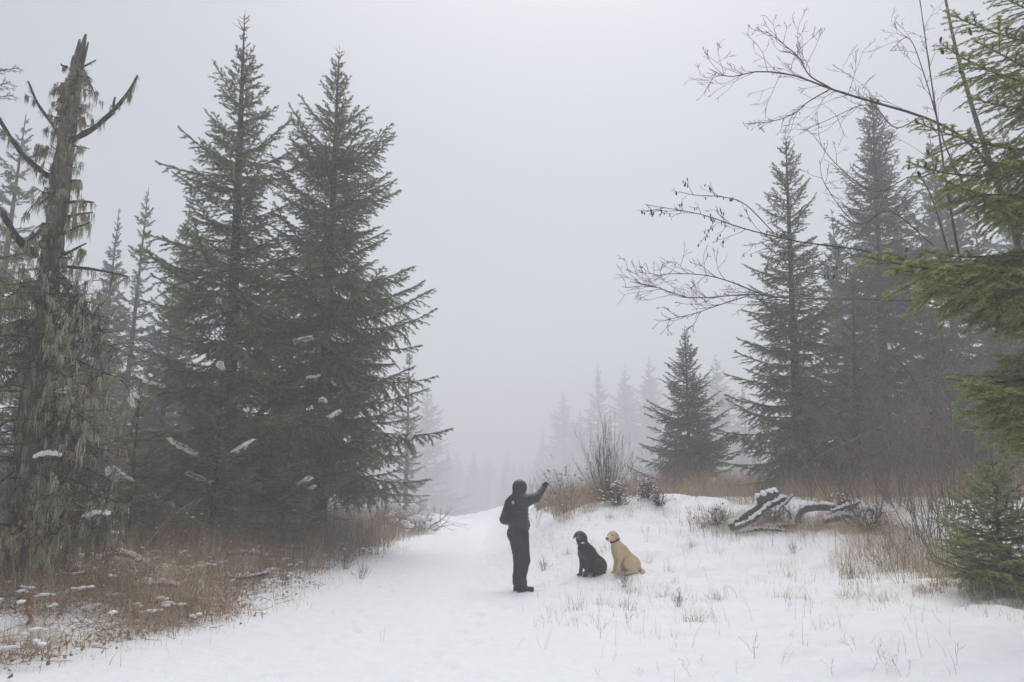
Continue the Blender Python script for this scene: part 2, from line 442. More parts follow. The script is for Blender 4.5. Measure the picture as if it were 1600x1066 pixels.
LENS_ = [0.28, 0.5, 0.85, 1.25, 1.75, 2.35, 3.0]
def shape_for(L):      # short top branches rise and stay straight, long low ones sag and lift their tips
    f = min(1, L / 3.0)
    return dict(c1=0.14 - 0.34 * f, c2=0.12 + 0.26 * f, hang=0.15 + 1.0 * f, fan=0.60 - 0.18 * f)
def branch_library(nmat, seed, st, k, nl, nw, variants=2, lens=LENS_, **kw):
    lib = []
    for i, L in enumerate(lens):
        vs = []
        for v in range(variants):
            d = shape_for(L); d.update(kw)
            vs.append(branch_mesh(L, seed + i * 10 + v, nmat, st=st, k=k, nl=nl, nw=nw, **d))
        lib.append((L, vs))
    return lib

def nearest(lib, L): return min(lib, key=lambda e: abs(math.log(e[0] / L)))

def trunk_pts(H, lean, rng, n=14):
    t = np.linspace(0, 1, n)
    return np.stack([lean[0] * t + rng.normal(0, .03) * np.sin(t * 4), lean[1] * t + rng.normal(0, .03) * np.sin(t * 3), H * t - 0.25 * (1 - t)], 1)

def crown_spec(H, R0, z0, rng, step, per, prof, top_step=0.30, p0=-9):
    """list of (height, azimuth, length, pitch)"""
    out = []; z = z0; az = rng.uniform(0, 6.28)
    while z < H - 0.12:
        u = (z - z0) / (H - z0)
        r = R0 * prof(u)
        if u > .55 and rng.random() < .10: z += step * .4
        n = max(3, int(round(per * (1 - .35 * u) + rng.normal(0, .6))))
        for j in range(n):
            a = az + j * 6.283 / n + rng.normal(0, .18)
            L = max(0.14, r * rng.uniform(.64, 1.14))
            if rng.random() < .06 + .10 * u: continue
            if rng.random() < .16: L *= .55
            pitch = R(p0 + (42 - p0) * u ** 1.4 + rng.normal(0, 7))
            out.append((z + rng.normal(0, .05), a, L, pitch))
        az += 2.4 + rng.normal(0, .3)
        z += step * (1 - top_step * u) * rng.uniform(.8, 1.2)
    return out

def leader(H, mb, rng, nl):
    """bare top shoot with a ring of short upright shoots"""
    pass

def fir(name, base, H, R0, lib, nmat, seed, z0=0.9, step=0.36, per=6, lean=(0, 0), prof=lambda u: (1 - u) ** .85, rt=None, label=None, group=None, cat='tree',
        spin=None, keep=None, tipnl=.03, dead=True, p0=-9):
    rng = np.random.default_rng(seed)
    e = empty(name, base, 0, label, cat, group)
    tp = trunk_pts(H, lean, rng)
    rt = rt or H * .014
    tt = np.linspace(0, 1, len(tp))
    rad = rt * (1 - tt) ** .8 + .006; rad[0] *= 1.5; rad[1] *= 1.1
    mb = MB(); V, t3, q4 = tube(tp, rad, 9, rough=.05, rng=rng); mb.add(V, tri=t3, quad=q4)
    if dead:                          # dead twigs low on the stem
        P0, P1 = [], []
        for _ in range(60):
            z = rng.uniform(.25, z0 + 1.6); a = rng.uniform(0, 6.283); l = rng.uniform(.3, 1.1) * min(1, R0 / 2.5)
            c = np.array([np.interp(z, tp[:, 2], tp[:, 0]), np.interp(z, tp[:, 2], tp[:, 1]), z])
            d = np.array([math.cos(a), math.sin(a), rng.normal(-.12, .2)]); m = c + d * l * .6
            P0 += [c, m]; P1 += [m, m + (d + rng.normal(0, .25, 3)) * l * .5]
        sv = segs(P0, P1, .009, .004); mb.add(sv[0], quad=sv[1])
    mb.build('trunk', M['bark'], e, smooth=True)
    info = []
    for (z, a, L, pitch) in crown_spec(H, R0, z0, rng, step, per, prof, p0=p0):
        if keep is not None and not keep(z, a, L): continue
        L0, vs = nearest(lib, L); me, ax = vs[rng.integers(len(vs))]
        c = (np.interp(z, tp[:, 2], tp[:, 0]), np.interp(z, tp[:, 2], tp[:, 1]), z)
        o = link_obj('branch', me, e, c, (rng.normal(0, .12), -pitch, a), L / L0)
        info.append((o, ax))
    # leader shoot
    mb = MB(); P0, P1, TV = [], [], []
    top = tp[-1]
    P0.append(top - np.array([0, 0, .35])); P1.append(top + np.array([0, 0, .28])); TV.append(.4)
    for h in (-.3, -.12, .02):
        for j in range(5):
            a = rng.uniform(0, 6.283); l = rng.uniform(.16, .34) * (1.0 if h < -.2 else .7)
            d = nrm(np.array([math.cos(a), math.sin(a), rng.uniform(.5, 1.1)])); p = top + np.array([0, 0, h])
            P0.append(p); P1.append(p + d * l); TV.append(.5)
    P0, P1 = np.array(P0), np.array(P1)
    V, T_, tv = needle_set(P0, P1, np.array(TV), rng, .02, 3, tipnl, .007); mb.add(V, tri=T_, m=0)
    sv = segs(P0, P1, .008, .004); mb.add(sv[0], quad=sv[1], m=1)
    me = mb.mesh('leader_shoot', [nmat, M['twig_bark']]); set_tip(me, tv); link_obj('leader_shoot', me, e)
    return e, info

def snow_lumps(path, width, rng, n=26, thick=.035, name='snow_patch', parent=None, cover=.8):
    """ragged blanket of snow lying along a path of points (local coordinates)"""
    path = spline(np.asarray(path, float), 40); T = nrm(np.gradient(path, axis=0)); U = np.cumsum(np.r_[0, np.linalg.norm(np.diff(path, axis=0), axis=1)])
    L = U[-1]; cell = width / 11; nu, nv = max(8, int(L / cell)), 23
    u = np.linspace(0, L, nu); v = np.linspace(-1, 1, nv) * width
    P = np.stack([np.interp(u, U, path[:, i]) for i in range(3)], 1); TT = np.stack([np.interp(u, U, T[:, i]) for i in range(3)], 1)
    la = nrm(np.cross(np.array([0, 0, 1.0]), TT) + 1e-6)
    UU, VV = np.meshgrid(u, v, indexing='ij'); VV = VV + .18 * width * rng.normal(); s = int(rng.integers(1 << 16)); f = 1.0 / (width * .42)
    w = .75 - (VV / width) ** 2 * .9 - np.maximum(0, np.abs(UU / L - .5) * 2 - .55) * 1.5 - .12 + .65 * vnoise(UU * f, VV * f, s) + .75 * vnoise(UU * f * 2.6, VV * f * 2.6, s + 1)
    h = np.sqrt(np.clip(w, 0, 1.2)) * thick
    edge = np.clip(w, -.2, 0) * 0
    base = P[:, None] + la[:, None] * VV[..., None] - np.array([0, 0, 1.0]) * (np.abs(VV) ** 1.5 * .35 / max(width, 1e-3) ** .5)[..., None]
    top = base + np.array([0, 0, 1.0]) * h[..., None]; bot = base - np.array([0, 0, 1.0]) * .006 * (thick / .035)
    keep = w > 0; cellm = (keep[:-1, :-1].astype(int) + keep[1:, :-1] + keep[:-1, 1:] + keep[1:, 1:]) >= 1
    # only the largest connected piece
    lab = np.zeros(cellm.shape, int); best = (0, 0); k = 0
    for st in np.argwhere(cellm):
        if lab[tuple(st)]: continue
        k += 1; stack = [tuple(st)]; lab[tuple(st)] = k; c = 0
        while stack:
            i, j = stack.pop(); c += 1
            for a_, b_ in ((i + 1, j), (i - 1, j), (i, j + 1), (i, j - 1)):
                if 0 <= a_ < cellm.shape[0] and 0 <= b_ < cellm.shape[1] and cellm[a_, b_] and not lab[a_, b_]: lab[a_, b_] = k; stack.append((a_, b_))
        if c > best[0]: best = (c, k)
    I = np.argwhere(lab == best[1]) if best[1] else np.zeros((0, 2), int)
    if len(I) == 0: return None
    q0 = I[:, 0] * nv + I[:, 1]; Q = np.stack([q0, q0 + nv, q0 + nv + 1, q0 + 1], 1); N_ = nu * nv
    # close the rim between upper and lower sheet
    E = {}
    for q in Q:
        for a_, b_ in ((q[0], q[1]), (q[1], q[2]), (q[2], q[3]), (q[3], q[0])):
            if (b_, a_) in E: del E[(b_, a_)]
            else: E[(a_, b_)] = 1
    rim = np.array([(a_, a_ + N_, b_ + N_, b_) for a_, b_ in E])
    allq = np.concatenate([Q, Q[:, ::-1] + N_, rim]); used, inv = np.unique(allq, return_inverse=True)
    V = np.concatenate([top.reshape(-1, 3), bot.reshape(-1, 3)])[used]
    mb = MB(); mb.add(V, quad=inv.reshape(-1, 4)); return mb.build(name, M['snow'], parent, smooth=True)

_ico = None
def blob(a, b, c, rng, amp=.22):
    global _ico
    if _ico is None:
        import bmesh
        bm = bmesh.new(); bmesh.ops.create_icosphere(bm, subdivisions=2, radius=1); bm.verts.ensure_lookup_table()
        _ico = (np.array([v.co[:] for v in bm.verts]), np.array([[v.index for v in f.verts] for f in bm.faces])); bm.free()
    V, F = _ico; s = rng.integers(1 << 20)
    n = vnoise(V[:, 0] * 2.1 + V[:, 2] * 1.7, V[:, 1] * 2.1 - V[:, 2] * .9, int(s))
    return V * (1 + amp * n)[:, None] * np.array([a, b, c]), F

print('libraries')
LIB_MAIN = branch_library(M['needle'], 100, st=.021, k=6, nl=.052, nw=.0115, sec_sp=.13, ter_sp=.095)
LIB_YOUNG = branch_library(M['needle_young'], 150, st=.020, k=6, nl=.046, nw=.0105, sec_sp=.11, ter_sp=.085, lens=[.28, .5, .85, 1.25, 1.75])
LIB_BLUE = branch_library(M['needle_blue'], 300, st=.025, k=6, nl=.054, nw=.013, variants=2, sec_sp=.13, ter_sp=.10)

def linprof(a=.9, sw=.0): return lambda u: (1 - u) ** a * (1 + sw * math.sin(u * 9)) 

# the two tall firs left of the track
zA = lambda x, y: gz(x, y)
TA = at(383, 18, 16.6); bA = on_ground(352, 862); bA = np.array([at(352, 800, 16.6)[0], 16.6, gz(at(352, 800, 16.6)[0], 16.6)])
firA, infoA = fir('fir_tree', tuple(bA), TA[2] - bA[2] - .25, 3.0, LIB_MAIN, M['needle'], 11, z0=1.4, step=.345, per=7, p0=-13, lean=(TA[0] - bA[0], 0),
    prof=lambda u: (.72 + .28 * min(1, u / .15)) * (1 - u) ** .66 * (1 + .13 * math.sin(u * 23)) * min(1, .35 + 3.2 * (1 - u)), rt=.19,
    label='tallest dark fir, left of the pair beside the track, with a thin ragged top')
TB = at(531, 72, 18.8); bxB = at(497, 800, 18.8)[0]; bB = np.array([bxB, 18.8, gz(bxB, 18.8)])
firB, infoB = fir('fir_tree', tuple(bB), TB[2] - bB[2] - .25, 3.35, LIB_MAIN, M['needle'], 23, z0=1.8, step=.33, per=8, p0=-15, lean=(TB[0] - bB[0], 0),
    prof=lambda u: (.82 + .18 * min(1, u / .14)) * (1 - u) ** .62 * (1 + .12 * math.sin(u * 19 + 1)) * min(1, .35 + 3.2 * (1 - u)), rt=.20,
    label='broad dark fir nearest the track with long boughs reaching over the snow')

def small_fir(px, pt, pb, Y, R0, seed, label, lib=None, nm=None, **kw):
    top = at(px, pt, Y); g = gz(top[0], Y)
    return fir('young_fir', (top[0], Y, g), top[2] - g - .2, R0, lib or LIB_YOUNG, nm or M['needle_young'], seed, label=label, z0=kw.pop('z0', .35), step=kw.pop('step', .27), per=kw.pop('per', 6), **kw)

yf1, inf1 = small_fir(352, 548, 850, 14.6, 1.45, 31, 'young fir with a light pointed tip standing in front of the tall pair')
yf2, inf2 = small_fir(222, 590, 860, 13.6, 1.5, 37, 'young fir with heavy snow on its low boughs beside the mossy snag')
yf3, inf3 = small_fir(455, 640, 840, 16.2, 1.2, 41, 'small fir between the trunks of the tall pair')
yf4, inf4 = small_fir(120, 500, 830, 14.8, 1.6, 43, 'shaded young fir directly behind the mossy snag')

# snow on single boughs of the left group, chosen where the photo shows it
from bpy_extras.object_utils import world_to_camera_view
def pix(co):
    d = np.asarray(co, float) - np.array([0, 0, CAM_Z])
    c, s = math.cos(PITCH), math.sin(PITCH)
    zf = d[1] * c + d[2] * s; zu = -d[1] * s + d[2] * c
    return 800 + FPX * d[0] / zf, 533 - FPX * zu / zf, zf

def snow_boughs(infos, spots, seed):
    rng = np.random.default_rng(seed); bpy.context.view_layer.update()
    cands = []
    for o, ax in infos:
        mw = np.array(o.matrix_world); P = ax @ mw[:3, :3].T + mw[:3, 3]
        cands.append((o, ax, P))
    for (px, py, ln, wd) in spots:
        best = None
        for o, ax, P in cands:
            for j in range(5, len(P)):
                x, y, z = pix(P[j]); sc = math.hypot(x - px, y - py) + 6.0 * z
                if best is None or sc < best[0]: best = (sc, o, ax, j)
        _, o, ax, j = best
        s = o.scale[0]; U = np.r_[0, np.cumsum(np.linalg.norm(np.diff(ax, axis=0), axis=1))]; hl = (1.3 * wd + .05) / s
        uu = np.clip(np.linspace(U[j] - hl, U[j] + hl, 8), 0, U[-1] + .02); path = np.stack([np.interp(uu, U, ax[:, i]) for i in range(3)], 1) + np.array([0, 0, .006 / s])
        path = path + np.arange(8)[:, None] * 1e-4
        snow_lumps(path, wd * 1.0 / s, rng, thick=.045 / s, parent=o)
srng = np.random.default_rng(66)
dust = [(srng.uniform(200, 660), srng.uniform(420, 780), 6, srng.uniform(.05, .10)) for _ in range(9)]
snow_boughs(inf1 + inf2 + inf4 + infoA + infoB + inf3,
    [(215, 603, 16, .20), (240, 598, 12, .16), (200, 614, 14, .18), (320, 580, 22, .16), (345, 560, 10, .10), (285, 694, 24, .22), (386, 690, 18, .22),
     (230, 768, 34, .30), (205, 782, 22, .26), (150, 792, 28, .30), (190, 752, 16, .2), (320, 750, 12, .18), (545, 643, 22, .2), (556, 640, 12, .16), (405, 632, 10, .12), (472, 540, 12, .14),
     (498, 607, 8, .1), (648, 676, 12, .16), (388, 472, 10, .12), (575, 575, 8, .1), (520, 700, 8, .12), (480, 745, 10, .14)] + dust, 5)

# firs right of the track
def std_fir(px, pt, Y, R0, lib, nm, seed, label, bx=None, **kw):
    top = at(px, pt, Y); bxw = at(bx if bx else px, 760, Y)[0]; g = gz(bxw, Y)
    return fir('fir_tree', (bxw, Y, g), top[2] - g - .25, R0, lib, nm, seed, lean=(top[0] - bxw, 0), label=label, **kw)
std_fir(1226, 208, 21.0, 2.4, LIB_MAIN, M['needle'], 51, 'slim dark fir right of the track with bare gaps near its top', bx=1250, z0=.9, step=.31, per=7,
        prof=lambda u: (1 - u) ** .66 * (1 + .15 * math.sin(u * 17)), tipnl=.03)
std_fir(1362, 150, 25.5, 3.0, LIB_BLUE, M['needle_blue'], 53, 'tall dense grey green fir behind the twiggy thicket', bx=1385, z0=.8, step=.30, per=8, prof=lambda u: (1 - u) ** .55)
std_fir(1070, 508, 27.5, 2.35, LIB_BLUE, M['needle_blue'], 57, 'short cone shaped fir standing behind the snowy mound', bx=1078, z0=.35, step=.25, per=8, prof=lambda u: (1 - u) ** .82)
std_fir(1330, 430, 20.0, 1.7, LIB_BLUE, M['needle_blue'], 59, 'pale green young fir tangled in the bare thicket', bx=1345, z0=.5, step=.33, per=6)

# ------------------------------------------------------------------ firs further off: trunk and one crown each
def far_meshes(H, R0, seed, z0, step, per, prof, coarse):
    rng = np.random.default_rng(seed); arr = {}
    for L in LENS_[1:]:
        d = shape_for(L); V, T_, tv, sv, ax = branch_arrays(L, seed + int(L * 100), stems=False, **coarse, **d); arr[L] = (V, T_, tv)
    mb = MB(); tvs = []
    tp = trunk_pts(H, (0, 0), rng)
    for (z, a, L, pitch) in crown_spec(H, R0, z0, rng, step, per, prof):
        L0 = min(arr, key=lambda e: abs(math.log(e / L))); V, T_, tv = arr[L0]
        mm = np.array(Euler((rng.normal(0, .12), -pitch, a)).to_matrix()) * (L / L0)
        mb.add(V @ mm.T + np.array([0, 0, z]), tri=T_); tvs.append(tv)
    me = mb.mesh('crown', M['needle_blue']); set_tip(me, np.concatenate(tvs))
    mt = MB(); tt = np.linspace(0, 1, len(tp)); V, t3, q4 = tube(tp, H * .013 * (1 - tt) + .01, 7); mt.add(V, tri=t3, quad=q4)
    return me, mt.mesh('trunk', M['bark'], True), H
CO1 = dict(st=.07, k=5, nl=.10, nw=.036, sec_sp=.13, ter_sp=.12)
FAR = [far_meshes(14, 2.4, 71, .8, .42, 6, lambda u: (1 - u) ** .85, CO1),
       far_meshes(14, 2.9, 73, .6, .42, 6, lambda u: (1 - u) ** .75 * (1 + .12 * math.sin(u * 20)), CO1),
       far_meshes(14, 1.9, 79, 1.2, .55, 5, lambda u: (1 - u) ** .7 * (1 + .15 * math.sin(u * 16)), CO1)]
far_rng = np.random.default_rng(99)
def far_fir(px, pt, Y, kind, label, group, wide=1.0):
    top = at(px, pt, Y); g = gz(top[0], Y); H = top[2] - g
    cm, tm, H0 = FAR[kind]; s = H / H0
    e = empty('fir_tree', (top[0], Y, g - .1), far_rng.uniform(0, 6.28), label, 'tree', group)
    w = s * wide
    link_obj('trunk', tm, e, scale=(w, w, s)); link_obj('crown', cm, e, scale=(w, w, s))
    return e
GL = 'misty firs behind the mossy snag'
far_fir(187, 322, 34, 0, 'hazy fir with a bushy tip between the snag and the tall pair', GL, .95)
far_fir(232, 290, 31, 2, 'thin sparse hazy fir touching the left boughs of the tall pair', GL, .9)
far_fir(300, 285, 44, 0, 'very faint fir peeping out beside the tallest fir', GL)
far_fir(42, 175, 27, 2, 'tall sparse hazy fir left of the mossy snag trunk', GL, 1.15)
far_fir(-20, 230, 36, 1, 'faint fir cut by the left edge of the view behind the snag', GL)
far_fir(110, 430, 40, 1, 'low hazy fir filling the gap right behind the snag trunk', GL, 1.1)
far_fir(160, 470, 24, 1, 'shadowy bushy fir low between the snag and the young firs', GL, 1.3)
far_fir(275, 420, 26, 1, 'shadowy fir close behind the left boughs of the tallest fir', GL, 1.2)
far_fir(60, 520, 20, 1, 'dark low fir behind the base of the snag', GL, 1.3)
far_fir(440, 470, 24, 1, 'dark fir hidden behind the middle of the tall pair', GL, 1.2)
far_fir(330, 560, 23, 1, 'low dark fir behind the trunk of the tallest fir', GL, 1.5)
far_fir(640, 535, 46, 2, 'sparse drooping fir showing past the right boughs of the pair', GL, 1.1)
FL = {934: 'faint pointed fir ghost above the upright bush on the mound', 976: 'faint fir ghost just right of the pointed ghost above the bush', 1014: 'faint fir ghost touching the left side of the short cone shaped fir', 1118: 'faint fir ghost between the short cone shaped fir and the slim fir', 1160: 'low faint fir ghost against the left boughs of the slim fir', 668: 'faint fir ghost right of the lowest boughs of the tall pair'}
def ffw(px, pt, Y, k): far_fir(px, pt, Y, k, FL.get(px, 'faint fir almost lost in the fog along the track'), GT, 1.55)
GT = 'faint firs along the foggy track'
for (px, pt, Y, k) in ((934, 566, 172, 0), (976, 574, 172, 1), (880, 612, 200, 1), (1014, 560, 168, 1), (1052, 592, 160, 0), (848, 668, 210, 0), (906, 640, 195, 1), (1118, 556, 125, 1), (1160, 596, 110, 0), (668, 600, 150, 1)):
    ffw(px, pt, Y, k)
rf = np.random.default_rng(31)
for _ in range(96):                       # the forest that closes the view down the track
    Y = rf.uniform(190, 275); px = rf.uniform(560, 1150)
    pt = np.interp(px, [560, 680, 760, 840, 900, 1150], [686, 706, 730, 708, 676, 640]) + rf.uniform(-20, 22)
    ffw(px, pt, Y, int(rf.integers(2)))
GR = 'hazy firs behind the right thicket'
far_fir(1300, 330, 34, 1, 'hazy fir between the slim fir and the tall grey green fir', GR)
far_fir(1452, 210, 32, 1, 'hazy broad fir right behind the leaning bare stems', GR, 1.2)
far_fir(1560, 165, 40, 0, 'palest tall fir seen through the right conifer boughs', GR)
far_fir(1520, 330, 29, 1, 'hazy low fir beneath the right conifer boughs', GR, 1.35)
far_fir(1600, 300, 26, 1, 'hazy fir at the right edge of the view', GR, 1.3)
far_fir(1450, 470, 23, 1, 'dim low fir inside the bare thicket', GR, 1.6)
far_fir(1560, 520, 21, 1, 'dim low fir behind the right foreground fir', GR, 1.6)
far_fir(1250, 560, 30, 1, 'dim low fir filling behind the slim fir', GR, 1.4)

# ------------------------------------------------------------------ near fir on the right edge, and the young fir below it
LIB_NEAR = branch_library(M['needle_fresh'], 500, st=.013, k=6, nl=.030, nw=.0065, variants=2, lens=[.5, .9, 1.4, 2.0], sec_sp=.08, ter_sp=.055, hang=.9, fan=.5)
def hand_fir(name, base, H, rt, lean, boughs, seed, label, lib, nmat, droop=0.0):
    """fir of which only chosen boughs show: each bough runs from the stem to a given tip"""
    rng = np.random.default_rng(seed); e = empty(name, base, 0, label, 'tree')
    tp = trunk_pts(H, lean, rng); tt = np.linspace(0, 1, len(tp))
    mb = MB(); V, t3, q4 = tube(tp, rt * (1 - tt) ** .8 + .01, 10, rough=.05, rng=rng); mb.add(V, tri=t3, quad=q4); mb.build('trunk', M['bark'], e, smooth=True)
    info = []
    for tip, dz in boughs:
        tip = np.asarray(tip, float) - np.asarray(base, float); z = tip[2] + dz
        c = np.array([np.interp(z, tp[:, 2], tp[:, 0]), np.interp(z, tp[:, 2], tp[:, 1]), z])
        v = tip - c; L = np.linalg.norm(v); L0, vs = nearest(lib, L); me, ax = vs[rng.integers(len(vs))]
        ae = ax[-1]; corr = math.atan2(ae[2], ae[0]); yc = math.atan2(ae[1], ae[0])
        pitch = math.atan2(v[2], math.hypot(v[0], v[1])) - corr
        o = link_obj('branch', me, e, tuple(c), (rng.normal(0, .15), -pitch, math.atan2(v[1], v[0]) - yc), L / np.linalg.norm(ae))
        info.append((o, ax))
    return e, info
NB = at(1830, 900, 7.6); NB[2] = gz(NB[0], NB[1])
tips = []
for (px, py, Y, dz) in ((1352, 400, 7.0, .25), (1400, 415, 7.3, .2), (1470, 440, 6.9, .3), (1520, 470, 7.2, .25), (1440, 392, 7.6, .2), (1560, 450, 7.0, .2), (1590, 520, 6.8, .3), (1545, 555, 7.3, .3),
        (1420, 250, 7.4, .1), (1450, 280, 7.0, .15), (1430, 190, 7.2, -.1), (1500, 300, 7.0, .2), (1540, 330, 7.2, .25), (1480, 250, 7.6, .1), (1570, 250, 6.9, .2), (1590, 330, 7.1, .2),
        (1455, 75, 7.2, -.2), (1470, 20, 7.4, -.3), (1530, 60, 7.0, -.1), (1510, 150, 7.3, 0), (1560, 130, 7.0, 0), (1590, 60, 7.3, 0), (1585, 180, 7.0, .1), (1540, -20, 7.2, -.1),
        (1470, 590, 7.5, .2), (1510, 640, 7.2, .3), (1560, 650, 7.0, .3), (1590, 600, 7.4, .2), (1490, 585, 7.9, .2), (1540, 580, 7.8, .2), (1525, 600, 6.8, .15), (1575, 690, 7.1, .2),
        (1500, 410, 7.9, .2), (1550, 400, 7.6, .2), (1600, 440, 6.7, .2), (1580, 480, 7.9, .2), (1500, 500, 7.6, .35), (1500, 600, 6.9, .2), (1530, 620, 7.0, .25), (1560, 610, 6.7, .2), (1515, 665, 7.3, .3), (1545, 640, 7.5, .2), (1590, 660, 6.8, .2), (1570, 560, 7.2, .2), (1380, 395, 7.4, .15), (1430, 430, 7.2, .3), (1490, 455, 7.1, .3)):
    tips.append((at(px, py, Y), dz))
nearfir, _ni = hand_fir('fir_tree', tuple(NB), 8.6, .16, (-.15, .1), tips, 61, 'bright green near fir whose boughs reach in from the right edge', LIB_NEAR, M['needle_fresh'])
# its cones
rng = np.random.default_rng(4)
mbc = MB(); V, F = blob(.014, .014, .038, rng, .1); mbc.add(V, tri=F); cone_me = mbc.mesh('cone', M['cone'], True)
for (px, py, Y) in ((1420, 262, 7.2), (1436, 272, 7.1), (1450, 238, 7.2), (1446, 258, 7.0), (1484, 312, 7.0), (1505, 328, 7.0), (1472, 80, 7.2), (1500, 110, 7.1), (1548, 140, 7.0), (1432, 190, 7.1), (1527, 338, 7.0), (1470, 62, 7.2), (1562, 268, 6.9), (1590, 350, 7.0), (1402, 424, 7.1), (1516, 50, 7.0)):
    p = at(px, py, Y) - NB; link_obj('cone', cone_me, nearfir, tuple(p), (rng.normal(0, .2), rng.normal(0, .2), 0), rng.uniform(.8, 1.3))

yt = at(1548, 716, 10.0); yg = gz(yt[0], 10.0)
fir('young_fir', (yt[0], 10.0, yg), yt[2] - yg - .12, 1.15, LIB_NEAR, M['needle_fresh'], 67, z0=.2, step=.10, per=8, prof=lambda u: (.75 + .25 * min(1, u / .2)) * (1 - u) ** .62, rt=.03, dead=False, tipnl=.026,
    label='bright green young fir low at the right edge above brown grass')
yt = at(1650, 730, 9.6); yg = gz(yt[0], 9.6)
fir('young_fir', (yt[0], 9.6, yg), yt[2] - yg - .12, 1.0, LIB_NEAR, M['needle_fresh'], 69, z0=.12, step=.15, per=7, rt=.03, dead=False, tipnl=.026,
    label='green young fir cut by the right edge beside its bright neighbour')
# green boughs poking in at the left edge
LBp = at(-330, 900, 8.9); LBp[2] = gz(LBp[0], LBp[1])
ltips = [(at(px, py, Y), dz) for (px, py, Y, dz) in ((34, 108, 9.2, -.1), (24, 150, 9.0, .05), (15, 128, 8.6, 0), (12, 210, 8.8, .1), (18, 270, 9, .1), (60, 440, 8.9, .2), (40, 395, 8.5, .15), (30, 480, 8.8, .2), (70, 520, 9.1, .2), (45, 600, 8.9, .25), (30, 560, 8.4, .2), (55, 690, 9.1, .3), (20, 650, 8.5, .2))]
hand_fir('fir_tree', tuple(LBp), 8.5, .15, (.1, 0), ltips, 63, 'green fir with bough tips entering at the left edge', branch_library(M['needle'], 700, st=.022, k=5, nl=.028, nw=.006, variants=1, lens=[.6, 1.0, 1.5], sec_sp=.085, ter_sp=.06), M['needle'])

# ------------------------------------------------------------------ twig growth: branching stems as separate little prisms
def grow(P, D, L, r, depth, rng, out, up=0.0, spread=0.6, kids=3, wig=0.12, n=None, taper=.75, kidlen=.62):
    """recursive twig from P along D; appends (p0, p1, r0, r1)"""
    n = n or max(3, int(5 - depth * .5)); st = L / n; p = np.array(P, float); d = nrm(np.array(D, float)); pts = [p]
    for i in range(n):
        d = nrm(d + rng.normal(0, wig, 3) + np.array([0, 0, up / n])); q_ = p + d * st
        out.append((p, q_, r * (1 - taper * i / n), r * (1 - taper * (i + 1) / n))); p = q_; pts.append((p, d.copy(), i))
    if depth > 0:
        for k in range(kids + int(rng.integers(0, 2))):
            f = rng.uniform(.25, .98); i = min(int(f * n), n - 1); p0, d0, _ = pts[i + 1]
            nd = nrm(d0 + rng.normal(0, spread, 3))
            grow(p0, nd, L * kidlen * rng.uniform(.5, 1.1) * (1.1 - .5 * f), r * (1 - taper * f) * .75, depth - 1, rng, out, up, spread, kids, wig, None, taper, kidlen)

def twig_add(mb, out, m=0, sides=3, rmin=.0018):
    P0 = np.array([o[0] for o in out]); P1 = np.array([o[1] for o in out])
    r0 = np.maximum(rmin, np.array([o[2] for o in out])); r1 = np.maximum(rmin, np.array([o[3] for o in out]))
    V, Q = segs(P0, P1, r0, r1, sides); mb.add(V, quad=Q, m=m)

def leaf_faces(mb, pts, size, rng, m=0, hang=True):
    """folded dead leaves: two triangles each side of a midrib"""
    for p in pts:
        s = size * rng.uniform(.6, 1.3); a = rng.uniform(0, 6.283)
        ax = np.array([math.cos(a) * .5, math.sin(a) * .5, -1.0 if hang else rng.normal(0, .4)]); ax = nrm(ax + rng.normal(0, .3, 3))
        w = nrm(np.cross(ax, rng.normal(size=3))); nn = np.cross(ax, w)
        V = [p, p + ax * s * .5 + w * s * .3 + nn * s * .14, p + ax * s, p + ax * s * .5 - w * s * .3 + nn * s * .14, p + ax * s * .55]
        mb.add(V, tri=[(0, 1, 4), (1, 2, 4), (2, 3, 4), (3, 0, 4)], m=m)

def shrub_mesh(name, seed, H, stems, mats, depth=2, spread=.45, up=.25, lean=.45, r=.008, kids=3, leaves=0, leafsize=.06, wig=.1, kidlen=.62, snow=0):
    rng = np.random.default_rng(seed); out = []
    for k in range(stems):
        a = rng.uniform(0, 6.283); ln = abs(rng.normal(0, lean))
        grow((math.cos(a) * .06 * H, math.sin(a) * .06 * H, -.05), (math.cos(a) * ln, math.sin(a) * ln, 1), H * rng.uniform(.55, 1.0), r * rng.uniform(.7, 1.2), depth, rng, out, up, spread, kids, wig, kidlen=kidlen)
    mb = MB(); twig_add(mb, out, 0)
    if leaves:
        ends = [o[1] for o in out]; idx = rng.integers(0, len(ends), leaves); leaf_faces(mb, [ends[i] for i in idx], leafsize, rng, 1)
    if snow:
        ends = [o for o in out if abs(nrm(o[1] - o[0])[2]) < .75]
        for i in rng.integers(0, len(ends), snow):
            V, F = blob(.03 * rng.uniform(.4, 1.2), .014, .010, rng, .4); mb.add(V + (ends[i][0] + ends[i][1]) / 2 + np.array([0, 0, .012]), tri=F, m=len(mats) - 1)
    return mb.mesh(name, mats)

def place(name, me, x, y, rz, s, label, cat, group=None, z=None, tilt=(0, 0)):
    o = link_obj(name, me, None, (x, y, gz(x, y) if z is None else z), (tilt[0], tilt[1], rz), s)
    return tag(o, label, cat, group)

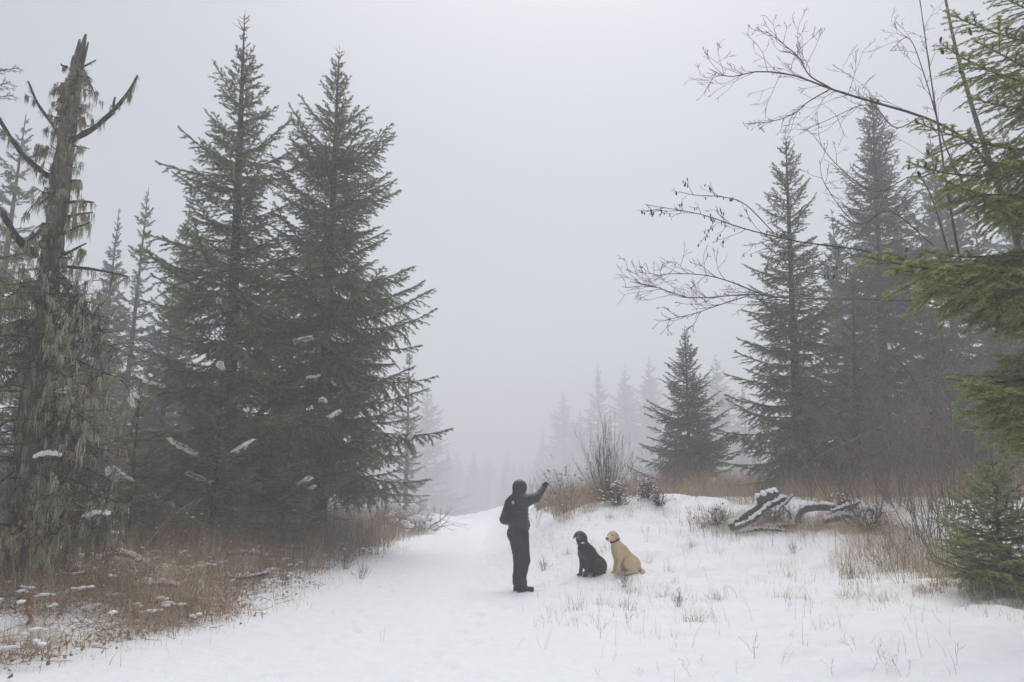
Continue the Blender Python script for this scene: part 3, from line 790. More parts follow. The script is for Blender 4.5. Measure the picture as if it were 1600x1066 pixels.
# ------------------------------------------------------------------ blades of dead grass (nobody could count them)
def blades(mb, X, Y, H, W, rng, m=0, bend=.6, seg=3, zoff=-.02):
    n = len(X); Z = ground(X, Y) + zoff
    a = rng.uniform(0, 6.283, n); b = np.abs(rng.normal(0, bend, n)); pa = a + rng.normal(0, .6, n)
    dx, dy = np.cos(a), np.sin(a); wx, wy = -np.sin(pa), np.cos(pa)
    rows = []
    for i in range(seg + 1):
        t = i / seg; ww = W * (1 - t * .9) * .5
        r = H * (b * t * t * .8 + .12 * t); z = H * (t - .32 * np.minimum(b, 1.6) * t ** 2.2)
        cx, cy, cz = X + dx * r, Y + dy * r, Z + z
        rows += [np.stack([cx - wx * ww, cy - wy * ww, cz], 1), np.stack([cx + wx * ww, cy + wy * ww, cz], 1)]
    V = np.stack(rows, 1).reshape(-1, 3); k = 2 * (seg + 1)
    q = np.array([[2 * i, 2 * i + 1, 2 * i + 3, 2 * i + 2] for i in range(seg)])
    mb.add(V, quad=(q[None] + (np.arange(n) * k)[:, None, None]).reshape(-1, 4), m=m)

rng = np.random.default_rng(2024)
def scatter_left(n, y0, y1, wide, edge=.15, power=1.0):
    y = y0 + (y1 - y0) * rng.random(n) ** power; d = rng.random(n) ** .9 * wide
    x = track_left(y) - d + rng.normal(0, edge, n); return x, y, d

def clumpy(x, y, f, th, seed): return vnoise(x * f, y * f, seed) > th
# left verge: red brown bracken and grass
mb = MB()
x, y, d = scatter_left(26000, 7.4, 30, 5.0, .25, 1.3)
keep = (vnoise(x * .9, y * .6, 21) + .35 * vnoise(x * 3, y * 3, 22) > -.12 + .75 * np.clip(.6 - d, 0, 1) + .12 * np.clip((11.0 - y) / 4, 0, 1)); x, y, d = x[keep], y[keep], d[keep]
h = rng.uniform(.2, 1.15, len(x)) * np.clip(.35 + d * .6, .3, 1.0) * np.interp(y, [8, 14], [.6, 1.0])
blades(mb, x, y, h, rng.uniform(.005, .011, len(x)), rng, 0, 1.2)
x, y, d = scatter_left(15000, 8.5, 30, 4.0, .25, 1.2); keep = clumpy(x, y, 1.3, -.1, 25) & (d > .2); x, y = x[keep], y[keep]
blades(mb, x, y, rng.uniform(.3, 1.0, len(x)), rng.uniform(.005, .010, len(x)), rng, 1, 1.1)
x, y, d = scatter_left(7500, 12, 34, 2.8, .2, 1.0); keep = clumpy(x, y, 1.1, -.1, 23) & (d > .25); x, y = x[keep], y[keep]
blades(mb, x, y, rng.uniform(.6, 1.45, len(x)), rng.uniform(.006, .012, len(x)), rng, 2, .5)
n = 9000; y = rng.uniform(6.2, 10.5, n); x = track_left(y) - .15 - rng.random(n) ** .9 * 3.4; keep = vnoise(x * 1.5, y * 1.5, 27) + .5 * vnoise(x * 4, y * 4, 28) > -.05; x, y = x[keep], y[keep]
blades(mb, x, y, rng.uniform(.1, .5, len(x)), rng.uniform(.004, .009, len(x)), rng, 0, 1.7)
n = 2600; y = rng.uniform(6.4, 11, n); x = track_left(y) - .2 - rng.random(n) * 3.2; keep = vnoise(x * 1.2, y * 1.2, 29) > .1; x, y = x[keep], y[keep]
blades(mb, x, y, rng.uniform(.2, .7, len(x)), rng.uniform(.004, .008, len(x)), rng, 2, 1.1)
tag(mb.build('dead_grass', [M['bracken'], M['straw'], M['twig_red']]), kind='stuff', label='red brown dead grass and bracken below the left firs')
# right bank: band of brown growth behind the mound and logs
mb = MB()
n = 26000; x = rng.uniform(.2, 14, n); y = rng.uniform(16, 30, n)
front = 17.3 + 2.3 * np.exp(-((x - 3.4) / 1.6) ** 2) + 1.3 * vnoise(x * .8, x * 0, 31) + .7 * vnoise(x * 2.3, x * 0, 34) - 1.2 * ss(5.5, 9, x)
keep = (y > front) & ((vnoise(x * .8, y * .8, 32) > -.55) | (y > front + 2.5)) & (x > track_right(y) + .9); x, y = x[keep], y[keep]
blades(mb, x, y, rng.uniform(.3, 1.05, len(x)), rng.uniform(.006, .012, len(x)), rng, 0, .9)
n = 9000; x = rng.uniform(1.5, 13, n); y = rng.uniform(15.5, 27, n); keep = clumpy(x, y, .9, .05, 33) & (y > 17.6 + 2.4 * np.exp(-((x - 3.4) / 1.6) ** 2) - 1.3 * ss(5.5, 9, x)); x, y = x[keep], y[keep]
blades(mb, x, y, rng.uniform(.5, 1.2, len(x)), rng.uniform(.006, .013, len(x)), rng, 1, .5)
tag(mb.build('dead_grass', [M['bracken'], M['straw']]), kind='stuff', label='brown dead grass behind the snowy mound and logs')
# matted yellow brown grass under the right firs
mb = MB()
n = 9000; x = rng.normal(7.0, 1.0, n); y = rng.normal(10.5, .9, n)
keep = (x - 5.5 + .5 * vnoise(x * 2, y * 2, 41) > .35 * np.abs(y - 9.6)) & (y > 8.5) & (y < 13) & (vnoise(x * 2.2, y * 2.2, 42) > -.3); x, y = x[keep], y[keep]
blades(mb, x, y, rng.uniform(.08, .34, len(x)), rng.uniform(.005, .009, len(x)), rng, 0, 1.9)
n = 4000; x = rng.normal(7.0, 1.3, n); y = rng.normal(12.6, 1.5, n); keep = (x > 5.3) & clumpy(x, y, 1.2, -.1, 44); x, y = x[keep], y[keep]
blades(mb, x, y, rng.uniform(.2, .7, len(x)), rng.uniform(.004, .009, len(x)), rng, 1, .9)
tag(mb.build('matted_grass', [M['moss_grass'], M['straw']]), kind='stuff', label='matted yellow brown grass under the young right firs')
# thin blades poking through the snow on the right
mb = MB()
n = 9000; x = rng.uniform(-.4, 9, n); y = 6.2 + 13 * rng.random(n)
keep = (x > track_right(y) - .15) & (vnoise(x * 1.3, y * 1.3, 51) + .8 * vnoise(x * 4, y * 4, 52) > .32) & ((y > 8.5) | (rng.random(n) < .55)); x, y = x[keep], y[keep]
blades(mb, x, y, rng.uniform(.04, .22, len(x)), rng.uniform(.003, .006, len(x)), rng, 0, 1.3)
n = 280; x = rng.uniform(.2, 8, n); y = 6.3 + 10 * rng.random(n); keep = x > track_right(y) + .2; x, y = x[keep], y[keep]
blades(mb, x, y, rng.uniform(.2, .5, len(x)), rng.uniform(.003, .005, len(x)), rng, 1, .6)
n = 900; y = rng.uniform(6.6, 22, n); x = track_left(y) + np.abs(rng.normal(0, .35, n)) - .15
blades(mb, x, y, rng.uniform(.05, .28, n), rng.uniform(.003, .006, n), rng, 0, .8)
for _ in range(70):                       # loose tufts on the bank
    cx_, cy_ = rng.uniform(.8, 8.5), rng.uniform(9.5, 18.5)
    if cx_ < track_right(cy_) + .5: continue
    n = int(rng.integers(12, 60)); s_ = rng.uniform(.04, .16)
    blades(mb, rng.normal(cx_, s_, n), rng.normal(cy_, s_, n), rng.uniform(.06, .34, n), rng.uniform(.003, .007, n), rng, int(rng.integers(2)), 1.2)
n = 2600; x = rng.uniform(1.6, 9, n); y = 17.0 + .7 * vnoise(x, x * 0, 71) + .9 * np.exp(-((x - 3.4) / 1.6) ** 2) - 1.2 * ss(5.5, 9, x) + rng.normal(0, .35, n); keep = vnoise(x * 1.7, y * 1.7, 72) > 0; x, y = x[keep], y[keep]
blades(mb, x, y, rng.uniform(.1, .45, len(x)), rng.uniform(.004, .009, len(x)), rng, 0, 1.2)
tag(mb.build('grass', [M['bracken'], M['straw']]), kind='stuff', label='thin dead grass blades poking through the snow')

# leaf litter under the left verge
mb = MB(); x, y, d = scatter_left(8500, 6.6, 20, 3.6, .2, 1.8); keep = vnoise(x * 1.5, y * 1.5, 61) > -.25; x, y = x[keep], y[keep]
leaf_faces(mb, np.stack([x, y, ground(x, y) + rng.uniform(.01, .2, len(x))], 1), .055, rng, 0, hang=False)
# fallen twigs lying about on the same ground
x, y, d = scatter_left(3400, 6.9, 16, 3.8, .2, 1.4); keep = vnoise(x * 1.4, y * 1.4, 64) > -.3; x, y = x[keep], y[keep]; n = len(x)
P0 = np.stack([x, y, ground(x, y) + rng.uniform(.0, .10, n)], 1); an = rng.uniform(0, 6.28, n); l = rng.uniform(.06, .34, n)
P1 = P0 + np.stack([np.cos(an) * l, np.sin(an) * l, rng.normal(.05, .14, n) * l * 2], 1); mid = (P0 + P1) / 2 + rng.normal(0, .035, (n, 3))
V, Q = segs(np.concatenate([P0, mid]), np.concatenate([mid, P1]), .0036, .0022); mb.add(V, quad=Q, m=1)
tag(mb.build('dead_leaves', [M['leaf'], M['twig_red']]), kind='stuff', label='fallen brown leaves caught in the left undergrowth')

# lumps of snow caught in the undergrowth
mb = MB(); x, y, d = scatter_left(800, 7.0, 19, 3.4, .15, 1.2); keep = (vnoise(x * 1.1, y * 1.1, 62) > -.2) & ((y > 10.5) | (rng.random(len(x)) < .4)); x, y = x[keep], y[keep]
for a, b in zip(x, y):
    hz = rng.uniform(-.03, .28); an = rng.uniform(0, 6.28); c_, s_ = math.cos(an), math.sin(an)
    for q_ in range(int(rng.integers(1, 5))):
        s = rng.uniform(.010, .040); V, F = blob(s * rng.uniform(1, 1.9), s, s * .5, rng, .45)
        V = V @ np.array([[c_, s_, 0], [-s_, c_, 0], [0, 0, 1]]); mb.add(V + np.array([a + c_ * .07 * q_ + rng.normal(0, .02), b + s_ * .07 * q_, gz(a, b) + hz + rng.normal(0, .015)]), tri=F)
for (px, py, n_, w_) in ((640, 800, 26, 1.0), (660, 815, 18, .9), (625, 820, 10, .7)):
    p = on_ground(px, py + 14)
    for _ in range(n_):
        s = rng.uniform(.05, .16); V, F = blob(s * 1.5, s, s * .6, rng, .45); mb.add(V + p + np.array([rng.normal(0, w_ * .6), rng.normal(0, .5), rng.uniform(.05, .75)]), tri=F)
tag(mb.build('snow_clumps', M['snow'], smooth=True), kind='stuff', label='lumps of snow caught on the left undergrowth')

# ------------------------------------------------------------------ bare shrubs
SH = [shrub_mesh('bare_shrub', 200 + i, 1.0, 14, [M['twig_red'], M['leaf'], M['snow']], 2, leaves=22, leafsize=.05, lean=.5, r=.0065, snow=6 if i < 2 else 2) for i in range(4)]
SHT = [shrub_mesh('bare_shrub', 220 + i, 1.0, 16, [M['twig_red'], M['leaf']], 1, spread=.3, up=.3, lean=.4, r=.005, leaves=14, leafsize=.045) for i in range(3)]
LG, RG = 'bare shrubs along the left verge', 'bare shrubs on the right bank'
k = 0
while k < 90:
    y = 7.2 + 20 * rng.random() ** 1.3; x = float(track_left(y)) - .35 - 3.6 * rng.random()
    if y < 9 and x > -4.5: continue
    near = y < 10.5
    place('bare_shrub', (SH + SHT)[int(rng.integers(7))], x, y, rng.uniform(0, 6.28), rng.uniform(.5, 1.05) * (.75 if near else 1), 'leafless red brown shrub in the brown undergrowth below the left firs', 'shrub', LG); k += 1
k = 0
while k < 64:
    x = rng.uniform(.8, 12); y = rng.uniform(17.5, 26)
    if y < 17.8 + 2.3 * math.exp(-((x - 3.4) / 1.6) ** 2) - 1.4 * float(ss(5.5, 9, x)) or x < float(track_right(y)) + 1.0: continue
    place('bare_shrub', (SH + SHT)[int(rng.integers(7))], x, y, rng.uniform(0, 6.28), rng.uniform(.6, 1.3), 'leafless brown shrub in the band behind the mound', 'shrub', RG); k += 1
# upright broom-like bush on the mound, and the drooping bush beside it
p = at(946, 772, 19.2)
me = shrub_mesh('broom_bush', 240, 1.75, 46, [M['twig_dark'], M['leaf']], 2, spread=.18, up=.45, lean=.30, r=.008, leaves=20, leafsize=.06, kids=3, wig=.06, kidlen=.55)
place('broom_bush', me, p[0], 19.2, 0, 1.02, 'upright dark leafless bush on top of the snowy mound', 'bush')
me = shrub_mesh('drooping_bush', 241, 1.3, 60, [M['twig_red'], M['leaf'], M['snow']], 1, spread=.25, up=-.7, lean=.75, r=.006, leaves=90, leafsize=.08, wig=.08, snow=8)
p = at(905, 790, 18.2); place('drooping_bush', me, p[0] - .25, p[1] + .4, .6, .95, 'drooping red brown bush on the flank of the mound', 'bush')
place('drooping_bush', me, p[0] + .55, p[1] + .3, 2.6, .6, 'low drooping brown bush under the upright dark bush', 'bush')
me = shrub_mesh('root_clump', 243, .5, 40, [M['twig_dark'], M['leaf'], M['snow']], 2, spread=.6, up=-.2, lean=1.0, r=.010, leaves=40, leafsize=.07, snow=60)
for (px, py, s, lb) in ((965, 790, 1.1, 'dark root clump with snow below the upright bush'), (1030, 790, .8, 'dark root clump on the bare top of the mound'), (1010, 778, .9, 'dark root clump at the back edge of the mound'), (1205, 815, 1.0, 'snowy root clump in front of the fallen log'), (1320, 815, 1.1, 'snowy root clump under the arched log'), (1120, 820, .8, 'spiky root clump left of the fallen log'), (1365, 830, 1.0, 'snowy root clump right of the arched log')):
    p = on_ground(px, py); place('root_clump', me, p[0], p[1], rng.uniform(0, 6), s, lb, 'root clump')
mb = MB()
for (px, py, w_, n) in ((1200, 818, .5, 500), (1255, 826, .35, 300), (1310, 828, .6, 500), (1375, 835, .6, 600), (1130, 822, .4, 350), (1185, 835, .4, 250), (1410, 860, .5, 350), (1330, 905, .12, 60), (1420, 890, .5, 300)):
    p = on_ground(px, py); x = rng.normal(p[0], w_, n); y = rng.normal(p[1] + .15, .3, n)
    blades(mb, x, y, rng.uniform(.12, .62, n), rng.uniform(.005, .011, n), rng, 0, 1.3)
tag(mb.build('dead_grass', [M['bracken']]), kind='stuff', label='brown grass and fern tufts round the fallen logs')
# small plants on the snow near the dogs and the person
me1 = shrub_mesh('dead_weed', 250, .42, 22, [M['twig_dark'], M['leaf']], 1, spread=.3, up=.3, lean=.6, r=.0035, leaves=22, leafsize=.028)
me2 = shrub_mesh('dead_weed', 251, .6, 5, [M['twig_red'], M['leaf']], 2, spread=.35, up=.35, lean=.35, r=.004, leaves=26, leafsize=.022)
me3 = shrub_mesh('dead_weed', 252, .55, 3, [M['twig_dark'], M['leaf']], 1, spread=.4, up=.3, lean=.35, r=.0035, leaves=12, leafsize=.02)
for (px, py, me, s, lb) in ((975, 918, me1, .6, 'low dark twiggy weed in front of the yellow dog'), (850, 892, me1, .6, 'low flattened weed right of the boots'), (842, 822, me2, 1.15, 'dead weed standing beyond the raised arm'),
        (1078, 832, me2, .75, 'dead weed on the snow below the mound'), (1118, 838, me3, .9, 'forked dead weed left of the fallen log'), (1408, 912, me2, 1.35, 'dark red stemmed weed beside the brown grass'), (1060, 948, me1, .55, 'small tuft of straw alone on the snow'),
        (540, 890, me1, .95, 'dark green brown tuft at the left track edge'), (565, 905, me1, .7, 'small dark tuft on the snow by the left verge'), (1010, 848, me3, .6, 'tiny weed right above the yellow dog'), (1240, 865, me1, .55, 'dark twig tuft on the snow below the logs'), (1330, 905, me1, .6, 'brown tuft half buried in the snow')):
    p = on_ground(px, py); place('dead_weed', me, p[0], p[1], rng.uniform(0, 6), s, lb, 'weed')
WV = [shrub_mesh('weed_stalk', 270 + i, .6, 1 + i % 3, [(M['twig_red'], M['twig_dark'], M['straw'])[i % 3], M['leaf']], i % 2, spread=.5, up=-.2 + .15 * i, lean=.3 + .12 * (i % 4), r=.0035, leaves=(0, 10, 3, 14)[i % 4], leafsize=.022, wig=.18) for i in range(8)]
WG = 'thin weed stalks in the foreground snow'
stalks = [(560, 990), (598, 1005), (1030, 1050), (1052, 1020), (1082, 1058), (1098, 1035), (1110, 1062), (1150, 1052), (1180, 1030), (1222, 1040), (1285, 985), (1300, 1055), (1335, 1020), (1360, 1050), (1385, 1056), (1392, 1040), (1412, 1060), (1450, 1058), (1180, 905), (1195, 880),
          (870, 960), (890, 945), (905, 985), (938, 1000), (960, 1035), (985, 985), (808, 1010), (850, 1015), (1495, 1040), (940, 1062), (1000, 1058), (1230, 955), (1280, 930), (1140, 980)]
for (px, py) in stalks:
    p = on_ground(px, py); me = WV[int(rng.integers(len(WV)))]
    place('weed_stalk', me, p[0], p[1], rng.uniform(0, 6), rng.uniform(.2, .5), 'thin dead weed stalk sticking out of the trodden snow', 'weed', WG)
# tall bare thicket at the right, and its dark stems
TK = [shrub_mesh('thicket_shrub', 260 + i, 3.0, 12, [(M['twig_warm'], M['alder_pale'])[i], M['leaf']], 3, spread=.5, up=.15, lean=.35, r=.013, leaves=24, leafsize=.05, kids=3, wig=.12, kidlen=.55) for i in range(2)]
TG = 'bare thicket shrubs under the right conifers'
for i, (px, Y, s) in enumerate(((1300, 16.5, .85), (1345, 15, .95), (1395, 17, 1.1), (1430, 14, 1.0), (1470, 16, 1.15), (1500, 13, 1.0), (1545, 15, 1.1), (1590, 12.5, 1.0), (1420, 19, 1.2), (1360, 19, 1.0), (1520, 18, 1.2), (1460, 12.6, .8))):
    x = at(px, 700, Y)[0]; place('thicket_shrub', TK[i % 2], x, Y, rng.uniform(0, 6), s, 'tall bare red brown shrub tangled in the right thicket', 'shrub', TG)

# ------------------------------------------------------------------ leaning bare alder whose limbs cross the sky
def limb_pts(pix_pts, Y0, Y1, n=22):
    P = np.array([at(px, py, Y0 + (Y1 - Y0) * i / (len(pix_pts) - 1)) for i, (px, py) in enumerate(pix_pts)]); return spline(P, n)
def limb_part(parent, name, pix_pts, Y0, Y1, r0, r1, mats, rng, base, twigs=14, tl=.55, depth=2, fall=0.0, catk=0, start=.25, sides=6, spread=.45, kids=2):
    P = limb_pts(pix_pts, Y0, Y1) - base
    mb = MB(); V, t3, q4 = tube(P, np.linspace(r0, r1, len(P)), sides); mb.add(V, tri=t3, quad=q4); out = []
    for k in range(twigs):
        u = start + (1 - start) * (k + rng.random()) / twigs; i = min(int(u * (len(P) - 1)), len(P) - 2); d0 = nrm(P[i + 1] - P[i])
        nd = nrm(d0 * .9 + rng.normal(0, spread, 3) * np.array([1, .7, 1]) + np.array([0, 0, -fall]))
        grow(P[i], nd, tl * rng.uniform(.5, 1.25) * (1.15 - .5 * u), max(.0042, r1 * 1.1), depth, rng, out, .12 - fall * .3, .42, kids, .16)
    twig_add(mb, out, 0, 3, .0022)
    o = mb.build(name, mats, parent, smooth=True)
    if catk:
        me = MB(); ends = [e[1] for e in out]
        for i in rng.integers(0, len(ends), catk):
            V, F = blob(.006, .006, .018, rng, .1); me.add(V + ends[i] - np.array([0, 0, .018]), tri=F)
        tag(me.build('catkins', M['twig_dark'], parent), kind='stuff')
    return o
ra = np.random.default_rng(12)
ab = at(1650, 900, 8.6); ab[2] = gz(ab[0], ab[1])
alder = empty('alder_tree', tuple(ab), 0, 'leaning leafless alder with a pale stem and fine bare limbs crossing the sky', 'tree')
P = limb_pts([(1655, 900), (1628, 640), (1590, 380), (1552, 270), (1520, 170), (1492, 70), (1470, -40)], 8.6, 8.9, 40) - ab
mb = MB(); V, t3, q4 = tube(P, np.interp(np.linspace(0, 1, 40), [0, .45, 1], [.065, .036, .013]), 9); mb.add(V, tri=t3, quad=q4); mb.build('trunk', M['alder_pale'], alder, smooth=True)
limb_part(alder, 'limb', [(1545, 255), (1500, 212), (1440, 182), (1352, 156), (1295, 138), (1240, 118), (1185, 112), (1140, 120), (1108, 108)], 8.8, 7.6, .020, .003, M['alder'], ra, ab, 30, .6, 2, .02, start=.3)
limb_part(alder, 'limb', [(1298, 138), (1265, 118), (1248, 90), (1225, 70), (1196, 48)], 7.9, 7.5, .010, .003, M['alder'], ra, ab, 15, .35, 2, 0)
limb_part(alder, 'limb', [(1296, 140), (1262, 160), (1240, 178), (1205, 190), (1165, 193)], 7.9, 7.6, .008, .003, M['alder'], ra, ab, 11, .3, 2, .1)
limb_part(alder, 'limb', [(1580, 420), (1500, 410), (1420, 408), (1340, 390), (1250, 378), (1165, 358), (1095, 335), (1008, 320)], 8.7, 7.4, .015, .0028, M['alder'], ra, ab, 24, .5, 2, .12, catk=90, start=.4)
limb_part(alder, 'limb', [(1210, 365), (1165, 320), (1130, 308), (1085, 305), (1062, 300)], 7.8, 7.6, .006, .003, M['alder'], ra, ab, 5, .3, 1, .1, catk=24)
limb_part(alder, 'limb', [(1605, 520), (1530, 492), (1440, 472), (1330, 468), (1235, 466), (1170, 460), (1080, 466), (1030, 450), (984, 440)], 8.6, 7.3, .016, .0028, M['alder_pale'], ra, ab, 30, .55, 2, .04, start=.45)
limb_part(alder, 'limb', [(1190, 460), (1140, 440), (1100, 430), (1050, 428), (1018, 432)], 7.7, 7.4, .007, .003, M['alder'], ra, ab, 12, .35, 2, 0)
limb_part(alder, 'limb', [(1170, 462), (1120, 478), (1085, 490), (1040, 500)], 7.7, 7.4, .006, .003, M['alder'], ra, ab, 10, .3, 2, .05)
limb_part(alder, 'limb', [(1440, 182), (1400, 200), (1370, 170), (1345, 165), (1310, 180), (1255, 205)], 8.5, 8.1, .008, .003, M['alder'], ra, ab, 7, .4, 1, .1)
limb_part(alder, 'limb', [(1510, 460), (1484, 320), (1466, 200), (1450, 90), (1436, -10)], 8.9, 9.1, .016, .005, M['alder'], ra, ab, 12, .55, 2, -.05, start=.3)
limb_part(alder, 'limb', [(1530, 330), (1480, 235), (1445, 120), (1420, 60), (1390, 80)], 9.0, 9.2, .010, .003, M['alder'], ra, ab, 10, .5, 2, 0, start=.3)
limb_part(alder, 'limb', [(1490, 420), (1440, 280), (1370, 300), (1310, 260), (1270, 210)], 8.9, 8.8, .009, .003, M['alder'], ra, ab, 9, .5, 2, 0, start=.3)
limb_part(alder, 'limb', [(1460, 385), (1390, 330), (1340, 350), (1290, 290), (1280, 250)], 9.2, 9.4, .008, .003, M['alder'], ra, ab, 9, .5, 2, 0, start=.3)
ab2 = on_ground(1484, 778)
alder2 = empty('alder_sapling', tuple(ab2), 0, 'dark forked bare sapling beside the bright young fir', 'tree')
Yb = ab2[1]
for pts, r in (([(1484, 790), (1470, 700), (1450, 640), (1425, 590), (1395, 555)], .022), ([(1486, 790), (1492, 690), (1478, 600), (1470, 510), (1440, 380), (1425, 330)], .026), ([(1482, 790), (1455, 700), (1462, 600), (1490, 500), (1500, 400)], .018)):
    limb_part(alder2, 'stem', pts, Yb, Yb, r, .006, M['twig_dark'], ra, ab2, 15, .8, 2, 0, start=.25)
ab3 = on_ground(1228, 775)
cane = empty('bent_sapling', tuple(ab3), 0, 'long pale sapling bent over from the thicket towards the logs', 'sapling')
limb_part(cane, 'stem', [(1210, 770), (1277, 714), (1363, 674), (1430, 630), (1476, 583), (1530, 500)], ab3[1], ab3[1] - 4.5, .014, .008, M['alder_pale'], ra, ab3, 9, .7, 1, 0, start=.2)
ab4 = on_ground(432, 850)
cane2 = empty('bent_cane', tuple(ab4), 0, 'single tan cane arching out of the left undergrowth', 'cane')
limb_part(cane2, 'stem', [(232, 850), (250, 825), (275, 802), (305, 781)], 11.5, 11.3, .009, .004, M['straw'], ra, ab4, 2, .15, 0, 0)

# ------------------------------------------------------------------ mossy dead snag on the left
rs = np.random.default_rng(77)
SY = 9.8
pp = [(28, 935), (42, 760), (55, 600), (76, 440), (98, 260), (112, 160), (122, 90)]
SP = np.array([at(px, py, SY) for px, py in pp]); sb = SP[0].copy(); sb[2] = gz(sb[0], sb[1]) - .1
SP[0][2] = sb[2]
snag = empty('snag', tuple(sb), 0, 'dead lichen hung snag with broken top and upturned bare limbs', 'dead tree')
SPs = spline(SP, 46) - sb
rad = np.interp(np.linspace(0, 1, 46), [0, .1, .5, .75, 1], [.28, .20, .135, .11, .07]) * (1 + .07 * rs.normal(size=46))
mb = MB(); V, t3, q4 = tube(SPs, rad, 14, rough=.07, rng=rs); mb.add(V, tri=t3, quad=q4)
for (px, py, px2, py2, r) in ((122, 100, 134, 54, .055), (118, 100, 124, 62, .05), (126, 110, 138, 66, .03)):      # splintered top
    V, t3, q4 = tube(np.array([at(px, py, SY), at((px + px2) / 2, (py + py2) / 2, SY), at(px2, py2, SY)]) - sb, [r, r * .7, r * .35], 7, rough=.12, rng=rs); mb.add(V, tri=t3, quad=q4)
mb.build('trunk', M['snag'], snag, smooth=True)
strand = MB(); strandb = MB()
def hang_strand(p, l, w, target):
    """ragged hanging tuft: a few drooping slivers"""
    for _ in range(int(rs.integers(6, 12))):
        q0 = p + rs.normal(0, w * .5, 3) * np.array([1, 1, .3]); ll = l * rs.uniform(.4, 1.35); a = rs.uniform(0, 3.14); wv = np.array([math.cos(a), math.sin(a), 0]) * w * rs.uniform(.08, .40)
        m_ = q0 + np.array([rs.normal(0, w * .4), rs.normal(0, w * .4), -ll * .55]); e_ = q0 + np.array([rs.normal(0, w * .7), rs.normal(0, w * .7), -ll])
        target.add([q0 - wv * .5, q0 + wv * .5, m_ + wv * .62, m_ - wv * .5, e_], quad=[(0, 1, 2, 3)], tri=[(3, 2, 4)])
def dead_limb(pts, r0, r1, n_str, slen, swid, twigs=6, tl=.3, br=.5):
    P = spline(pts, 16); mb = MB(); V, t3, q4 = tube(P, np.linspace(r0, r1, 16), 6, rough=.12, rng=rs); mb.add(V, tri=t3, quad=q4); out = []
    for k in range(twigs):
        i = int(rs.integers(3, 15)); nd = nrm(P[i] - P[i - 1] + rs.normal(0, .7, 3) + np.array([0, 0, -.2])); grow(P[i], nd, tl * rs.uniform(.4, 1.2), .006, 1, rs, out, -.2, .5, 2, .2)
    if out: twig_add(mb, out)
    mb.build('dead_limb', M['snag_limb'], snag, smooth=True)
    ends = [o[1] for o in out]
    for k in range(n_str):
        if ends and rs.random() < .55: p = ends[int(rs.integers(len(ends)))]
        else: p = P[int(rs.integers(2, 16))]
        hang_strand(p - np.array([0, 0, .01]), slen * rs.uniform(.4, 1.3), swid, strandb if rs.random() < br else strand)
def S(px, py, dy=0.0): return at(px, py, SY + dy) - sb
dead_limb([S(104, 222), S(140, 205, -.2), S(175, 175, -.3), S(200, 145, -.4), S(215, 118, -.4)], .045, .014, 34, .13, .025, 2, .12, .8)
dead_limb([S(178, 172, -.3), S(178, 160, -.3), S(180, 152, -.3)], .02, .012, 4, .06, .02, 0)
dead_limb([S(94, 210), S(75, 185, .1), S(58, 160, .2), S(44, 127, .2)], .03, .012, 22, .12, .022, 2, .12, .8)
dead_limb([S(75, 275), S(52, 258, -.3), S(28, 232, -.5), S(-5, 180, -.7)], .045, .025, 24, .16, .03, 2, .15, .7)
dead_limb([S(55, 400), S(25, 370, -.4), S(5, 335, -.7), S(-20, 310, -.9)], .06, .03, 26, .2, .04, 3, .2, .6)
dead_limb([S(118, 108), S(135, 102), S(150, 94)], .02, .009, 8, .06, .02, 1, .08, .8)
dead_limb([S(105, 105), S(98, 103), S(95, 100)], .02, .009, 8, .1, .02, 1, .08, .8)
for (x0, y0, x1, y1, dy) in ((100, 172, 128, 170, 0), (100, 290, 126, 282, 0), (95, 320, 146, 316, -.1), (95, 345, 145, 332, 0), (95, 372, 140, 348, -.3), (85, 412, 135, 380, .1), (85, 415, 200, 432, -.2), (80, 480, 130, 460, -.3), (75, 520, 60, 470, -.5), (90, 300, 60, 320, -.2), (85, 230, 62, 240, 0), (80, 350, 40, 380, -.5)):
    dead_limb([S(x0 - 12, y0), S((x0 + x1) / 2, (y0 + y1) / 2 - 3, dy / 2), S(x1, y1, dy)], .028, .011, 22, .17, .03, 4, .16, .55)
# dense drooping lichen-hung limbs of the lower half
for k in range(110):                       # short broken twigs all over the stem
    i = int(rs.integers(6, 44)); a = rs.uniform(0, 6.28); p = SPs[i]; l = rs.uniform(.12, .55) * np.interp(i, [0, 20, 45], [1.2, 1.0, .5]); d = np.array([math.cos(a), math.sin(a), rs.normal(-.15, .35)])
    dead_limb([p, p + d * l * .55 + np.array([0, 0, rs.normal(0, .03)]), p + d * l + np.array([0, 0, rs.normal(-.04, .06)])], .013, .005, 14, .13, .022, 2, .2, .55)
for k in range(50):
    py = rs.uniform(430, 860); px = np.interp(py, [430, 600, 760, 935], [76, 55, 42, 28]); side = rs.choice([-1, 1], p=[.36, .64])
    ln = rs.uniform(60, 150) * np.interp(py, [430, 560, 650, 860], [.5, .75, 1.2, 1.0]) * rs.choice([.7, 1.05, 1.35]); dy = rs.uniform(-1.3, 1.0)
    drop = rs.uniform(5, 60)
    dead_limb([S(px, py), S(px + side * ln * .4, py - 10 + drop * .2, dy * .4), S(px + side * ln * .75, py + drop * .5, dy * .8), S(px + side * ln, py + drop, dy)], .018, .005, int(rs.choice([10, 35, 95])), .20, .034, 34, .50, .45)
for k in range(500):                       # lichen on the stem itself
    i = int(rs.integers(4, 45)); a = rs.uniform(0, 6.28); p = SPs[i] + np.array([math.cos(a), math.sin(a), 0]) * rad[i]; hang_strand(p, rs.uniform(.05, .16), .025, strand if rs.random() < .5 else strandb)
tag(strand.build('pale_lichen', M['lichen'], snag), kind='stuff'); tag(strandb.build('brown_lichen', M['lichen_brown'], snag), kind='stuff')
